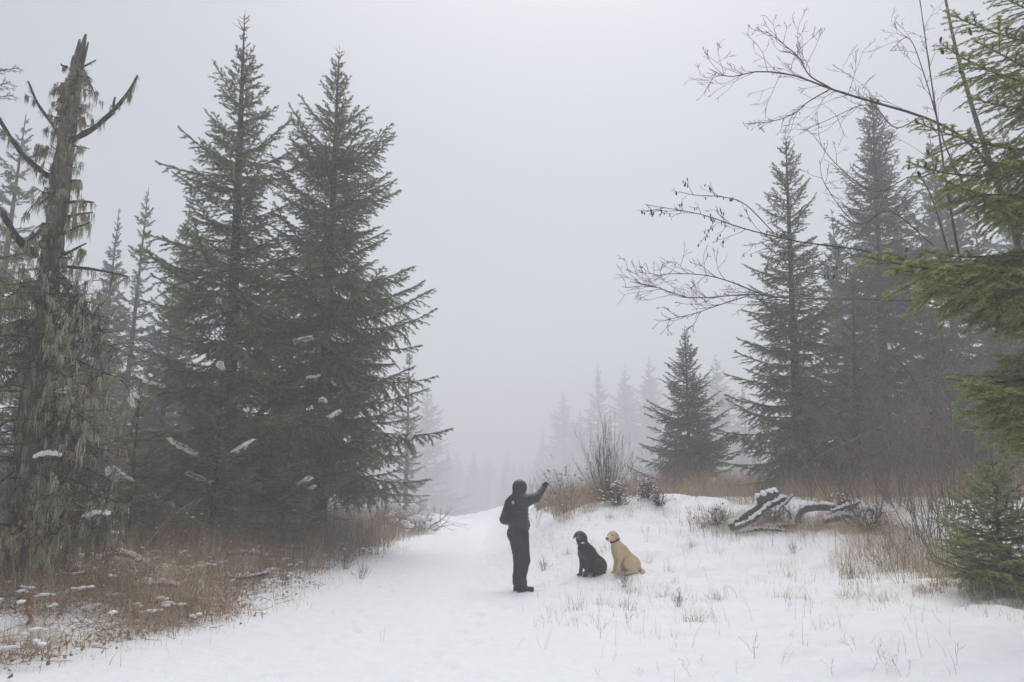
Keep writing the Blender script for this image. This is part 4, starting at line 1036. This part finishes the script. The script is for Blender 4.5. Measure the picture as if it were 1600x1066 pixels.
for (px, py, n_, w_, dy) in ((72, 708, 10, .1, -.9), (108, 606, 14, .12, -.5), (118, 608, 8, .1, -.5), (150, 800, 16, .16, -.3)):
    c = S(px, py, dy); snow_lumps(np.array([c - [.16, 0, .05], c, c + [.16, .05, -.02]]), w_ * .55, rs, n=n_, parent=snag)
# hanging dead leaves near its foot
mb = MB(); pts = [at(rs.normal(28, 22), rs.normal(835, 14), 8.9) for _ in range(40)] + [at(rs.normal(48, 4), rs.uniform(920, 975), 8.2) for _ in range(26)] + [at(rs.normal(172, 6), rs.normal(852, 8), 10.5) for _ in range(14)]
leaf_faces(mb, np.array(pts) - sb, .085, rs); tag(mb.build('dead_leaves', M['leaf'], snag), kind='stuff')

# ------------------------------------------------------------------ fallen wood
rl = np.random.default_rng(8)
def log_thing(name, label, P, r, parts_snow=True, cut=False, moss=False, sides=12, wid=1.0, rough=.05, stubs=()):
    P = np.asarray(P, float); base = P[0].copy(); e = empty(name, tuple(base), 0, label, 'log'); Q = spline(P, 24) - base; Q = Q + np.cumsum(rl.normal(0, .006, Q.shape), 0) * np.array([.3, .3, 1.0])
    rr = np.interp(np.linspace(0, 1, 24), np.linspace(0, 1, len(r)), r)
    mb = MB(); V, t3, q4 = tube(Q, rr, sides, rough=rough, rng=rl); mb.add(V, tri=t3, quad=q4)
    for (u, d, l, r_) in stubs:
        i = int(u * 23); V, t3, q4 = tube(np.array([Q[i], Q[i] + np.array(d) * l * .5, Q[i] + np.array(d) * l + np.array([0, 0, .02])]), [r_, r_ * .8, r_ * .5], 7, rough=.1, rng=rl); mb.add(V, tri=t3, quad=q4)
    mb.build('bark', M['moss'] if moss else M['wood'], e, smooth=True)
    if cut:
        T = nrm(Q[-1] - Q[-2]); V, t3, q4 = tube(np.array([Q[-1] - T * .01, Q[-1] + T * .006]), [rr[-1] * .97] * 2, 16); m2 = MB(); m2.add(V, tri=t3, quad=q4); m2.build('cut_end', M['cut_wood'], e)
    if parts_snow:
        # snow ridge: half-round strip following the upper side, broken by noise
        mb = MB(); an = np.linspace(-1.0, 1.0, 7); prev = None; n = 60; tf = np.linspace(0, 1, 24); Qf = np.stack([np.interp(np.linspace(0, 1, n), tf, Q[:, c]) for c in range(3)], 1); rf = np.interp(np.linspace(0, 1, n), np.linspace(0, 1, 24), rr)
        T = nrm(np.gradient(Qf, axis=0)); la = nrm(np.cross(T, np.array([0, 0, 1.0]))); up = np.cross(la, T)
        th = np.clip(1.25 + .9 * vnoise(np.arange(n) * .33, np.zeros(n), int(rl.integers(999))), .12, 2) * .036; th[0] = th[-1] = .002
        wd = np.clip(.70 + .35 * vnoise(np.arange(n) * .4, np.ones(n), int(rl.integers(999))) + .3 * vnoise(np.arange(n) * 1.3, np.ones(n), int(rl.integers(999))), .12, 1.15) * wid
        rows = np.stack([Qf + la * (np.sin(a * wd) * (rf + th * .4))[:, None] + up * (np.cos(a * wd) * rf + th * math.cos(a * 1.45) - .002)[:, None] for a in an], 1)
        lo = np.stack([rows[:, 0] - up * .02, ], 1); rows = rows + rl.normal(0, .008, rows.shape)
        i, j = np.meshgrid(np.arange(n - 1), np.arange(6), indexing='ij'); q0 = (i * 7 + j).ravel(); mb.add(rows.reshape(-1, 3), quad=np.stack([q0, q0 + 1, q0 + 8, q0 + 7], 1))
        mb.build('snow_cover', M['snow'], e, smooth=True)
    return e
def G(px, py, Y, dz=0): 
    p = at(px, py, Y); return p + np.array([0, 0, dz])
Lg = on_ground(1160, 828); LY = Lg[1]; print('log Y', LY)
log_thing('fallen_log', 'mossy fallen log sloping up to a snow capped stump end', [G(1142, 824, LY), G(1165, 808, LY + .1), G(1195, 790, LY + .3), G(1225, 782, LY + .5)], [.075, .085, .085, .075], moss=True, wid=.7, rough=.1)
log_thing('fallen_log', 'thin snow lined branch lying across the mossy log', [G(1150, 826, LY - .2), G(1180, 812, LY - .25), G(1198, 794, LY - .2), G(1208, 786, LY - .1), G(1233, 776, LY)], [.04, .04, .035, .03, .02])
log_thing('log_stump', 'short sawn log with a slab of snow on top', [G(1184, 783, LY + .1), G(1196, 779, LY + .05), G(1211, 775, LY + .2)], [.095, .10, .095], cut=True, wid=1.15, rough=.03)
log_thing('arched_log', 'arched grey log under a thick line of snow', [G(1246, 828, LY), G(1246, 808, LY), G(1258, 795, LY), G(1285, 792, LY + .05), G(1310, 797, LY + .1), G(1330, 803, LY + .1), G(1352, 812, LY)], [.08, .07, .065, .06, .055, .05, .04], wid=.8, rough=.1, stubs=((.8, (.7, 0, .5), .35, .04),))
log_thing('fallen_log', 'snowy log lying low beneath the arched log', [G(1288, 814, LY - .1), G(1312, 809, LY - .1), G(1330, 812, LY - .1), G(1350, 826, LY - .2)], [.05, .06, .055, .045], wid=1.0)
log_thing('fallen_log', 'half buried log at the foot of the arched log', [G(1190, 826, LY - .1), G(1215, 824, LY), G(1245, 822, LY + .1)], [.05, .05, .04])
for i_, (pts, r) in enumerate((([(1215, 800), (1228, 786), (1240, 774)], .022), ([(1222, 790), (1232, 800), (1236, 812)], .02), ([(1300, 800), (1330, 792), (1347, 788)], .028), ([(1320, 815), (1345, 826), (1372, 830)], .035), ([(1150, 835), (1185, 826), (1230, 830)], .03), ([(1340, 806), (1352, 796), (1366, 800)], .02))):
    log_thing('broken_stick', ('snow dusted stick jutting up right of the stump end', 'short broken stick leaning under the stump end', 'forked snowy stick at the high end of the arched log', 'snowy limb sinking into the grass right of the arched log', 'low snowy stick in front of the mossy log', 'short upturned stick beside the arched log end')[i_], [G(px, py, LY - .15) for px, py in pts], [r, r, r * .6], sides=7, rough=.12)
for (pts, r, lb) in (([(128, 892), (150, 880), (185, 868), (215, 876), (240, 890)], .03, 'bent snow covered branch lying in the left undergrowth'), ([(60, 905), (110, 893), (150, 902)], .035, 'snow covered branch on the ground near the snag foot'),
                     ([(300, 920), (340, 905), (380, 902), (420, 893)], .028, 'snowy branch lying at the edge of the track'), ([(180, 930), (230, 915), (280, 918)], .03, 'low snow covered stick in front of the bent branch'), ([(330, 880), (370, 868), (410, 872)], .03, 'snow lined stick beneath the tall pair of firs')):
    g = on_ground(*[int(np.mean([p[i] for p in pts])) + (10 if i else 0) for i in (0, 1)]); log_thing('fallen_branch', lb, [G(px, py, g[1]) for px, py in pts], [r, r, r * .7], sides=7)
hp = on_ground(645, 832)
hme = MB(); outp = []
for _ in range(26):
    a = rl.uniform(0, 6.28); grow((rl.normal(0, .7), rl.normal(0, .4), rl.uniform(0, .3)), (math.cos(a), math.sin(a) * .6, .45), rl.uniform(.5, 1.2), .02, 2, rl, outp, .1, .5, 3, .15)
twig_add(hme, outp); e = empty('brush_heap', tuple(hp), 0, 'snowy heap of broken branches at the far left track edge', 'brush heap'); hme.build('branches', M['twig_dark'], e)
for (a, b) in ((-.6, .25), (.2, .4), (.7, .15)):
    c = np.array([a, 0, b + .15]); snow_lumps(np.array([c - [.3, 0, .05], c, c + [.3, 0, -.05]]), .22, rl, 22, .12, parent=e)

# ------------------------------------------------------------------ bodies grown as one smooth surface from blended volumes
class Vol:
    def __init__(s, lo, hi, h):
        s.h = h; s.lo = np.array(lo, float); n = np.ceil((np.array(hi) - s.lo) / h).astype(int) + 1
        g = [s.lo[i] + h * np.arange(n[i]) for i in range(3)]
        s.X, s.Y, s.Z = [a.astype(np.float32) for a in np.meshgrid(*g, indexing='ij')]
        s.F = np.full(s.X.shape, 9.0, np.float32)
    def mix(s, d, k=.03):
        if k <= 0: s.F = np.minimum(s.F, d); return
        hh = np.maximum(k - np.abs(s.F - d), 0) / k; s.F = np.minimum(s.F, d) - hh * hh * k * .25
    def cap_d(s, a, b, r1, r2, quilt=None, flat=None):
        a, b = np.array(a, float), np.array(b, float); ba = b - a; L2 = float(ba @ ba)
        px, py, pz = s.X - a[0], s.Y - a[1], s.Z - a[2]
        t = np.clip((px * ba[0] + py * ba[1] + pz * ba[2]) / L2, 0, 1)
        dx, dy, dz = px - t * ba[0], py - t * ba[1], pz - t * ba[2]
        d = np.sqrt(dx * dx + dy * dy + dz * dz) - (r1 + (r2 - r1) * t)
        if quilt: d = d - quilt[1] * (np.abs(np.sin(np.pi * t * math.sqrt(L2) / quilt[0])) - .5)
        return d
    def ell_d(s, c, r, rot=None):
        P = np.stack([s.X - c[0], s.Y - c[1], s.Z - c[2]], -1)
        if rot is not None: P = P @ np.array(Euler(rot).to_matrix(), dtype=np.float32)
        r = np.array(r, np.float32); k0 = np.sqrt(((P / r) ** 2).sum(-1)); k1 = np.sqrt(((P / (r * r)) ** 2).sum(-1))
        return k0 * (k0 - 1) / np.maximum(k1, 1e-6)
    def cap(s, a, b, r1, r2, k=.03, **q): s.mix(s.cap_d(a, b, r1, r2, **q), k)
    def ell(s, c, r, rot=None, k=.03): s.mix(s.ell_d(c, r, rot), k)
    def surface(s):
        F = s.F; ins = F < 0; n = F.shape
        c = [ins[i:n[0] - 1 + i, j:n[1] - 1 + j, k:n[2] - 1 + k] for i in (0, 1) for j in (0, 1) for k in (0, 1)]
        cnt = sum(x.astype(np.int8) for x in c); act = (cnt > 0) & (cnt < 8); I = np.argwhere(act)
        idx = np.full(act.shape, -1, np.int64); idx[act] = np.arange(len(I))
        off = np.array([(i, j, k) for i in (0, 1) for j in (0, 1) for k in (0, 1)])
        val = np.stack([F[I[:, 0] + o[0], I[:, 1] + o[1], I[:, 2] + o[2]] for o in off], 1)
        acc = np.zeros((len(I), 3)); w = np.zeros(len(I))
        for a in range(8):
            for b in range(a + 1, 8):
                if np.abs(off[a] - off[b]).sum() != 1: continue
                va, vb = val[:, a], val[:, b]; cr = (va < 0) != (vb < 0); t = np.where(cr, va / np.where(cr, va - vb, 1), 0)
                acc += np.where(cr[:, None], off[a] + (off[b] - off[a]) * t[:, None], 0); w += cr
        V = s.lo + (I + acc / w[:, None]) * s.h
        quads = []
        for ax in range(3):
            u, v = (ax + 1) % 3, (ax + 2) % 3
            sl0 = [slice(None)] * 3; sl1 = [slice(None)] * 3; sl0[ax] = slice(0, -1); sl1[ax] = slice(1, None)
            A, B = ins[tuple(sl0)], ins[tuple(sl1)]
            E = np.argwhere(A != B); E = E[(E[:, u] > 0) & (E[:, v] > 0) & (E[:, u] < n[u] - 1) & (E[:, v] < n[v] - 1)]
            e = np.eye(3, dtype=int); g = lambda o: idx[tuple((E + o).T)]
            q = np.stack([g(-e[u] - e[v]), g(-e[v]), g(0 * e[u]), g(-e[u])], 1)
            fl = ~A[tuple(E.T)]; q[fl] = q[fl][:, ::-1]; quads.append(q)
        Q = np.concatenate(quads); return V, Q[(Q >= 0).all(1)]
    def part(s, name, m, parent, smooth=True):
        V, Q = s.surface(); mb = MB(); mb.add(V, quad=Q); return mb.build(name, m, parent, smooth=smooth)

# ------------------------------------------------------------------ the person: back to us, turned to the right, right arm raised
pxw = on_ground(812, 924); print('person', pxw)
YAW = R(-48)
person = empty('person', (pxw[0], pxw[1], pxw[2] - .02), YAW, 'person in black hooded puffer jacket, back turned, right arm raised towards the dogs', 'person')
# joints (X right, Y forward, Z up)
hipL, hipR = (-.085, -.03, .90), (.085, -.02, .90)
kneeL, kneeR = (-.075, .045, .50), (.095, .035, .50)
ankL, ankR = (-.075, .02, .11), (.115, -.055, .10)
shL, shR = (-.185, -.045, 1.405), (.175, .0, 1.43)
elR, wrR = (.18, .225, 1.470), (.165, .405, 1.605)
elL, wrL = (-.265, -.12, 1.13), (-.16, .10, 1.03)
haR = (.160, .450, 1.662)
# skin-deep body, one continuous surface
b = Vol((-.42, -.36, -.01), (.42, .68, 1.80), .0105)
b.ell((0, -.03, 1.27), (.155, .10, .22)); b.ell((0, -.025, 1.02), (.14, .105, .16), k=.06); b.ell((0, -.03, .93), (.15, .115, .11), k=.05)
for s_, h, kn, an, sh, el, wr in ((-1, hipL, kneeL, ankL, shL, elL, wrL), (1, hipR, kneeR, ankR, shR, elR, wrR)):
    b.cap(h, kn, .082, .055, .05); b.cap(kn, an, .056, .038, .03); f = (an[0], an[1] + .13, .045); b.cap((an[0], an[1] - .03, .05), f, .04, .034, .03)
    b.cap(sh, el, .05, .04, .05); b.cap(el, wr, .04, .028, .03)
b.cap((0, -.03, 1.40), (0, .0, 1.52), .06, .055, .04); b.ell((0, .02, 1.625), (.075, .095, .115), k=.03); b.ell((0, .085, 1.585), (.045, .04, .05), k=.03)
b.cap((0, .11, 1.635), (0, .128, 1.605), .010, .014, .012)
for s_ in (-1, 1): b.ell((s_ * .078, .01, 1.615), (.012, .022, .034), k=.01)
def hand(v, wr, pts, rp, k=.012):
    v.cap(wr, pts[0], .03, .038, .02)
    for f in pts[1:]: v.cap(f[0], f[1], rp, rp * .95, k); v.cap(f[1], f[2], rp * .95, rp * .8, .006)
# right hand: fingers folded over a treat, thumb on top pointing back along the arm
def fingers(o, fw, up, ri):
    o, fw, up, ri = [np.array(a, float) for a in (o, fw, up, ri)]
    out = []
    for i, (x, l) in enumerate(((-.030, .062), (-.010, .070), (.010, .066), (.029, .054))):
        a = o + ri * x + fw * .035; m = a + fw * l * .55 - up * .006; e_ = m - up * l * .55 + fw * .004; out.append((a, m, e_))
    a = o - ri * .034 - fw * .02; m = a - ri * .012 + fw * .035 + up * .014; out.append((a, m, m + fw * .026 + ri * .022 - up * .004))
    return out
fwv = nrm(np.array(haR) - np.array(wrR)); riv = np.array([1.0, 0, 0]); riv = nrm(riv - fwv * (riv @ fwv)); upv = np.cross(riv, fwv); upv = upv if upv[2] > 0 else -upv
fR = fingers(haR, fwv, upv, riv); hand(b, wrR, [haR] + fR, .0095)
fL = fingers((-.125, .155, 1.015), (.5, .86, -.1), (0, .1, 1), (.86, -.5, 0)); hand(b, wrL, [(-.125, .155, 1.015)] + fL, .0095)
b.part('body', M['skin'], person)
# gloves
g = Vol((0, .33, 1.48), (.30, .64, 1.82), .0055); g.cap(np.array(wrR) + fwv * .0, haR, .040, .048, .02)
for f in fR: g.cap(f[0], f[1], .0145, .014, .01); g.cap(f[1], f[2], .014, .012, .006)
g.ell(np.array(haR) + fwv * .035 - upv * .012, (.045, .045, .04), k=.02); g.part('glove', M['glove'], person)
g = Vol((-.30, -.02, .90), (.02, .34, 1.14), .0065); g.cap(wrL, (-.125, .155, 1.015), .036, .044, .02)
for f in fL: g.cap(f[0], f[1], .0145, .014, .01); g.cap(f[1], f[2], .014, .012, .006)
g.part('glove', M['glove'], person)
# trousers
t = Vol((-.30, -.30, .08), (.32, .26, 1.06), .0095)
t.ell((0, -.045, .94), (.172, .150, .13), k=.02); t.ell((-.075, -.10, .90), (.09, .085, .10), k=.06); t.ell((.08, -.095, .90), (.09, .085, .10), k=.06)
for h, kn, an in ((hipL, kneeL, ankL), (hipR, kneeR, ankR)):
    t.cap(h, kn, .118, .086, .05); t.cap(kn, (an[0], an[1] - .015, an[2] + .08), .086, .074, .04); t.cap((an[0], an[1] - .01, an[2] + .10), (an[0], an[1] + .005, an[2] + .045), .080, .086, .02)
t.F -= (.006 * np.sin(t.Z * 46 + t.X * 30 + t.Y * 9) * np.clip((.45 - t.Z) / .3, .15, 1)).astype(np.float32)
t.part('trousers', M['trousers'], person)
# jacket with quilted baffles, hood up
j = Vol((-.42, -.34, .88), (.44, .55, 1.84), .0088)
qz = .062; zq = j.Z - .12 * j.Y
tor = j.ell_d((0, -.035, 1.26), (.205, .150, .30)); j.mix(tor, 0)
j.ell((0, -.035, 1.06), (.192, .150, .17), k=.08); j.cap((-.10, -.035, 1.44), (.10, -.035, 1.44), .085, .085, .07)
j.ell((.0, .06, 1.04), (.165, .105, .12), k=.05); j.ell((0, -.03, .955), (.182, .15, .045), k=.03)
j.F -= (.015 * (np.sqrt(np.abs(np.sin(np.pi * zq / qz))) - .6)).astype(np.float32)
j.cap(shR, elR, .095, .076, .05, quilt=(.055, .014)); j.cap(elR, np.array(wrR) - fwv * .0, .076, .052, .03, quilt=(.05, .009))
j.cap(shL, elL, .092, .075, .05, quilt=(.055, .014)); j.cap(elL, wrL, .075, .052, .03, quilt=(.05, .009))
j.cap((0, -.045, 1.46), (0, -.015, 1.55), .105, .108, .04)
hood = j.ell_d((0, .005, 1.64), (.122, .135, .128)); hood = hood - .004 * (np.abs(np.sin(np.pi * j.Z / .045)) - .5)
hole = j.ell_d((0, .165, 1.615), (.075, .10, .092)); hood = np.maximum(hood, -hole); j.mix(hood.astype(np.float32), .03)
jacket = j.part('jacket', M['jacket'], person)
# boots
for an, yw in ((ankL, .05), (ankR, -.12)):
    v = Vol((an[0] - .13, an[1] - .16, -.005), (an[0] + .13, an[1] + .28, .26), .0075); x, y = an[0], an[1]; sx = math.sin(-yw)
    v.cap((x, y - .005, .11), (x, y, .20), .058, .062, .02); v.cap((x, y - .035, .055), (x + sx * .17, y + .17, .045), .05, .046, .03); v.ell((x + sx * .19, y + .185, .05), (.05, .06, .045), k=.03)
    v.F = np.maximum(v.F, -(v.Z - .012)); v.part('boot', M['boot'], person)
    mb = MB(); so = []
    for i in range(24):
        a = i / 24 * 2 * math.pi; yy = y + .075 + math.cos(a) * .175; w = .055 + .006 * math.cos(a); so.append((x + sx * (yy - y) + math.sin(a) * w * (abs(math.sin(a)) ** -.3 if abs(math.sin(a)) > .1 else 1), yy))
    Vt = [(p[0], p[1], .0) for p in so] + [(p[0], p[1], .026) for p in so]; n = 24
    mb.add(Vt + [(x, y + .075, 0), (x, y + .075, .026)], quad=[(i, (i + 1) % n, (i + 1) % n + n, i + n) for i in range(n)], tri=[((i + 1) % n, i, 2 * n) for i in range(n)] + [(i + n, (i + 1) % n + n, 2 * n + 1) for i in range(n)])
    mb.build('boot_sole', M['glove'], person)
    mb = MB(); V_, F_ = blob(.034, .042, .010, np.random.default_rng(int(abs(yw) * 100) + 9), .35); mb.add(V_ + np.array([x + sx * .17, y + .175, .092]), tri=F_); mb.build('snow_patch', M['snow'], person, smooth=True)
person.scale = (.94, .94, 1.0)
# small white emblem on the back of the right shoulder: three quarter arcs over a flat foot, projected onto the jacket
bpy.context.view_layer.update()
bv = BVHTree.FromPolygons([v.co[:] for v in jacket.data.vertices], [p.vertices[:] for p in jacket.data.polygons])
def on_back(x, z):
    hit = bv.ray_cast(Vector((x, -.6, z)), Vector((0, 1, 0)))[0]; return (x, hit.y - .004, z) if hit else (x, -.17, z)
mb = MB(); lx, lz, s_ = .02, 1.375, .052
for r0, r1 in ((.22, .42), (.52, .72), (.80, 1.0)):
    k = 9; V = []
    for i in range(k):
        a = math.pi / 2 * (1 + i / (k - 1) * 1.0) if False else math.pi * (.0 + i / (k - 1) * .62)
        V += [on_back(lx + s_ * (r0 * math.cos(a) - .3), lz + s_ * r0 * math.sin(a)), on_back(lx + s_ * (r1 * math.cos(a) - .3), lz + s_ * r1 * math.sin(a))]
    mb.add(V, quad=[(2 * i, 2 * i + 1, 2 * i + 3, 2 * i + 2) for i in range(k - 1)])
mb.build('emblem', M['white_print'], person)

# ------------------------------------------------------------------ the two sitting dogs (X forward, Y left, Z up)
def dog(loc, yaw, size, label, fur, head_yaw, head_pitch, tail, collar, light=None):
    e = empty('dog', loc, yaw, label, 'dog'); S_ = size
    v = Vol((-.74 if tail else -.5, -.34, -.005), (.52, .34, .86), .0082)
    v.ell((-.20, 0, .155), (.155, .135, .150)); v.cap((-.16, 0, .215), (.03, 0, .40), .120, .120, .06); v.cap((.03, 0, .40), (.11, 0, .475), .122, .100, .06)
    v.ell((.125, 0, .43), (.070, .088, .105), k=.05)
    nb, nt = np.array((.10, 0, .51)), np.array((.165, 0, .64)); v.cap(nb, nt, .088, .066, .05)
    Rm = np.array(Euler((0, head_pitch, head_yaw)).to_matrix()); hc = np.array((.185, 0, .685)); H_ = lambda x, y, z: hc + Rm @ np.array((x, y, z))
    v.ell(H_(0, 0, .0), (.092, .086, .078), (0, head_pitch, head_yaw), .04); v.cap(H_(.05, 0, -.02), H_(.148, 0, -.038), .056, .043, .03); v.cap(H_(.06, 0, -.045), H_(.135, 0, -.055), .034, .026, .02)
    for s_ in (-1, 1):
        v.ell(H_(.045, s_ * .036, .030), (.022, .016, .014), k=.02)                     # brow
        v.ell(H_(-.010, s_ * .094, -.008), (.040, .017, .064), (s_ * .45, head_pitch + .1, head_yaw), .014)   # drop ear
        sh, el, wr, pw = (.105, s_ * .080, .37), (.085, s_ * .088, .25), (.125, s_ * .080, .085), (.132, s_ * .080, .028)
        v.cap(sh, el, .066, .044, .05); v.cap(el, wr, .042, .028, .03); v.cap(wr, pw, .028, .030, .02); v.cap(pw, (.170, s_ * .082, .022), .027, .022, .015)
        for tq in (-.014, 0, .014): v.cap((.165, s_ * .082 + tq, .022), (.19, s_ * .082 + tq, .016), .013, .010, .008)
        v.ell((-.10, s_ * .125, .165), (.145, .066, .112), (0, -.55, s_ * .12), .018)     # thigh, knee forward
        v.cap((-.02, s_ * .150, .15), (-.19, s_ * .155, .055), .045, .034, .04)           # shank back to the hock
        v.cap((-.20, s_ * .155, .04), (.02, s_ * .165, .026), .032, .026, .02)            # foot along the ground
        for tq in (-.014, 0, .014): v.cap((.015, s_ * .165 + tq, .022), (.045, s_ * .166 + tq, .016), .013, .010, .008)
    tp = [(-.32, 0, .075), (-.42, tail * .04, .035), (-.54, tail * .12, .024), (-.62, tail * .20, .022)] if tail else [(-.32, 0, .075), (-.38, .05, .04), (-.36, .14, .028), (-.26, .22, .026)]
    for i in range(3): v.cap(tp[i], tp[i + 1], .036 - .007 * i, .030 - .007 * i, .03)
    o = v.part('body', fur, e); e.scale = (S_,) * 3
    me = o.data; co = np.empty(len(me.vertices) * 3, np.float32); me.vertices.foreach_get('co', co); co = co.reshape(-1, 3)
    if light:      # pale muzzle, throat, belly and inner legs: markings of the coat
        d = np.linalg.norm(co - H_(.12, 0, -.04), axis=1); w = np.clip(1.4 - d / .085, 0, 1) * .9
        w = np.maximum(w, np.clip(1.2 - np.linalg.norm((co - np.array([.02, 0, .20])) / np.array([.14, .12, .14]), axis=1), 0, .75))
        earw = np.maximum.reduce([np.clip(1.6 - np.linalg.norm((co - H_(-.012, s_ * .085, -.012)) / np.array([.05, .03, .07]), axis=1) * 1.1, 0, 1) for s_ in (-1, 1)])
        a = me.attributes.new('pale', 'FLOAT', 'POINT'); a.data.foreach_set('value', w.astype(np.float32))
        a = me.attributes.new('warm', 'FLOAT', 'POINT'); a.data.foreach_set('value', (np.clip(earw, 0, 1) + .5 * np.clip((co[:, 2] - .28) / .2, 0, 1) * np.clip((.1 - co[:, 0]) / .2, 0, 1)).astype(np.float32))
    # short coat: fine slivers lying along the body
    nn = np.empty(len(me.vertices) * 3, np.float32); me.vertices.foreach_get('normal', nn); nn = nn.reshape(-1, 3); rr_ = np.random.default_rng(17)
    ii_ = rr_.integers(0, len(co), 26000); p_ = co[ii_]; m_ = nn[ii_]
    fl = np.stack([np.where(p_[:, 2] > .56, -.2, -.75), 0 * p_[:, 0], -np.ones(len(p_))], 1) + rr_.normal(0, .35, p_.shape); fl = nrm(fl - m_ * (fl * m_).sum(1)[:, None])
    fd = nrm(fl + m_ * rr_.uniform(.08, .32, (len(p_), 1))); wv = nrm(np.cross(fd, m_ + 1e-4)) * .0022; Lh = np.where(p_[:, 2] > .6, .007, .011) * rr_.uniform(.6, 1.3, len(p_))
    Vh = np.stack([p_ - wv, p_ + wv, p_ + fd * Lh[:, None]], 1).reshape(-1, 3); mb = MB(); mb.add(Vh, tri=np.arange(len(Vh)).reshape(-1, 3)); oc = mb.build('coat', fur, e)
    if light:
        for nm_ in ('pale', 'warm'):
            src = np.empty(len(co), np.float32); me.attributes[nm_].data.foreach_get('value', src); a = oc.data.attributes.new(nm_, 'FLOAT', 'POINT'); a.data.foreach_set('value', np.repeat(src[ii_], 3))
    tag(oc, kind='stuff')
    mb = MB(); V, F = blob(.027, .032, .025, np.random.default_rng(1), .05); mb.add(V @ Rm.T + H_(.186, 0, -.022), tri=F); mb.build('nose', M['dark_nose'], e, smooth=True)
    for s_ in (-1, 1):
        mb = MB(); V, F = blob(.021, .021, .0185, np.random.default_rng(2), 0); mb.add(V + H_(.066, s_ * .040, .012), tri=F); mb.build('eye', M['eye'], e, smooth=True)
    ax = nrm(nt - nb); c = nb + (nt - nb) * .62; a1 = np.array([0, 1.0, 0]); a2 = np.cross(ax, a1); ring = np.array([c + (a1 * math.cos(a) * .93 + a2 * math.sin(a) * 1.05) * .092 for a in np.linspace(0, 2 * math.pi, 33)])
    mb = MB(); n = 33; V = []
    for p in ring:
        out_ = nrm(p - c); V += [p - ax * .013 - out_ * .004, p + ax * .013 - out_ * .004, p + ax * .013 + out_ * .006, p - ax * .013 + out_ * .006]
    mb.add(V, quad=[(4 * i + a, 4 * i + (a + 1) % 4, 4 * i + 4 + (a + 1) % 4, 4 * i + 4 + a) for i in range(n - 1) for a in range(4)]); mb.build('collar', collar, e)
    return e, c, H_
def fur_yellow():
    m, nt, b = new_mat('yellow_fur'); N, L = nt.nodes, nt.links; b.inputs['Roughness'].default_value = .75
    no = N.new('ShaderNodeTexNoise'); no.inputs['Scale'].default_value = 22; tc = N.new('ShaderNodeTexCoord'); L.new(tc.outputs['Object'], no.inputs['Vector'])
    prev = None
    for fac, A, B in ((no.outputs['Fac'], (.64, .46, .26), (.74, .57, .36)), ('warm', None, (.38, .22, .095)), ('pale', None, (.70, .60, .47))):
        mx = N.new('ShaderNodeMix'); mx.data_type = 'RGBA'; mx.inputs['B'].default_value = (*B, 1)
        if A: mx.inputs['A'].default_value = (*A, 1); L.new(fac, mx.inputs['Factor'])
        else:
            an = N.new('ShaderNodeAttribute'); an.attribute_name = fac; L.new(an.outputs['Fac'], mx.inputs['Factor']); L.new(prev, mx.inputs['A'])
        prev = mx.outputs['Result']
    L.new(prev, b.inputs['Base Color'])
    bp = N.new('ShaderNodeBump'); bp.inputs['Distance'].default_value = .008; n2 = N.new('ShaderNodeTexNoise'); n2.inputs['Scale'].default_value = 80; L.new(tc.outputs['Object'], n2.inputs['Vector']); L.new(n2.outputs['Fac'], bp.inputs['Height']); L.new(bp.outputs[0], b.inputs['Normal'])
    return m
M['yellow_fur'] = fur_yellow()
dk = on_ground(921, 899); dy_ = on_ground(975, 896); print('dogs', dk, dy_)
kd, kc, kH = dog((dk[0], dk[1], dk[2] - .01), R(180 + 30), 1.0, 'black dog sitting in the snow with a pale collar tag, looking towards us', M['black_fur'], R(42), R(10), 1, M['dark_collar'])
for a, w in ((-.2, .042), (1.1, .034)):
    mb = MB(); c = kc + np.array((math.cos(a) * .105, math.sin(a) * .098, -.035 * math.cos(a) - .012)); V, F = blob(.010, w, .016, np.random.default_rng(5), .15); r3 = np.array(Euler((0, 0, a)).to_matrix()); mb.add(V @ r3.T + c, tri=F); mb.build('collar_tag', M['tag_white'], kd, smooth=True)
dog((dy_[0] - .02, dy_[1], dy_[2] - .01), R(180 + 16), .94, 'yellow dog sitting behind the black dog, wearing a brown collar', M['yellow_fur'], R(33), R(10), 0, M['collar'], light=True)

# ------------------------------------------------------------------ fog: one closed box of even air round everything
bpy.context.view_layer.update()
top_z = 0.0
for o in COL.objects:
    if o.type == 'MESH':
        for c in o.bound_box:
            z = (o.matrix_world @ Vector(c)).z
            if z > top_z: top_z = z
x0, x1, y0, y1, zb, zt = -235.0, 235.0, -75.0, 320.0, float(GZ.min()) - 1.0, top_z + 0.6
hv = [(x0, y0, zb), (x1, y0, zb), (x1, y1, zb), (x0, y1, zb), (x0, y0, zt), (x1, y0, zt), (x1, y1, zt), (x0, y1, zt)]
mb = MB(); mb.add(hv, quad=[(0, 3, 2, 1), (4, 5, 6, 7), (0, 1, 5, 4), (1, 2, 6, 5), (2, 3, 7, 6), (3, 0, 4, 7)])
hm = bpy.data.materials.new('fog_air'); hm.use_nodes = True
hn = hm.node_tree.nodes; hn.clear()
pv = hn.new('ShaderNodeVolumePrincipled'); pv.inputs['Color'].default_value = (0.80, 0.815, 0.84, 1)
pv.inputs['Density'].default_value = HAZE_DENSITY; pv.inputs['Anisotropy'].default_value = 0.2
ho = hn.new('ShaderNodeOutputMaterial'); hm.node_tree.links.new(pv.outputs[0], ho.inputs['Volume'])
tag(mb.build('haze', hm), kind='stuff', label='pale even fog filling the forest clearing')
print('top', top_z, 'objects', len(COL.objects))
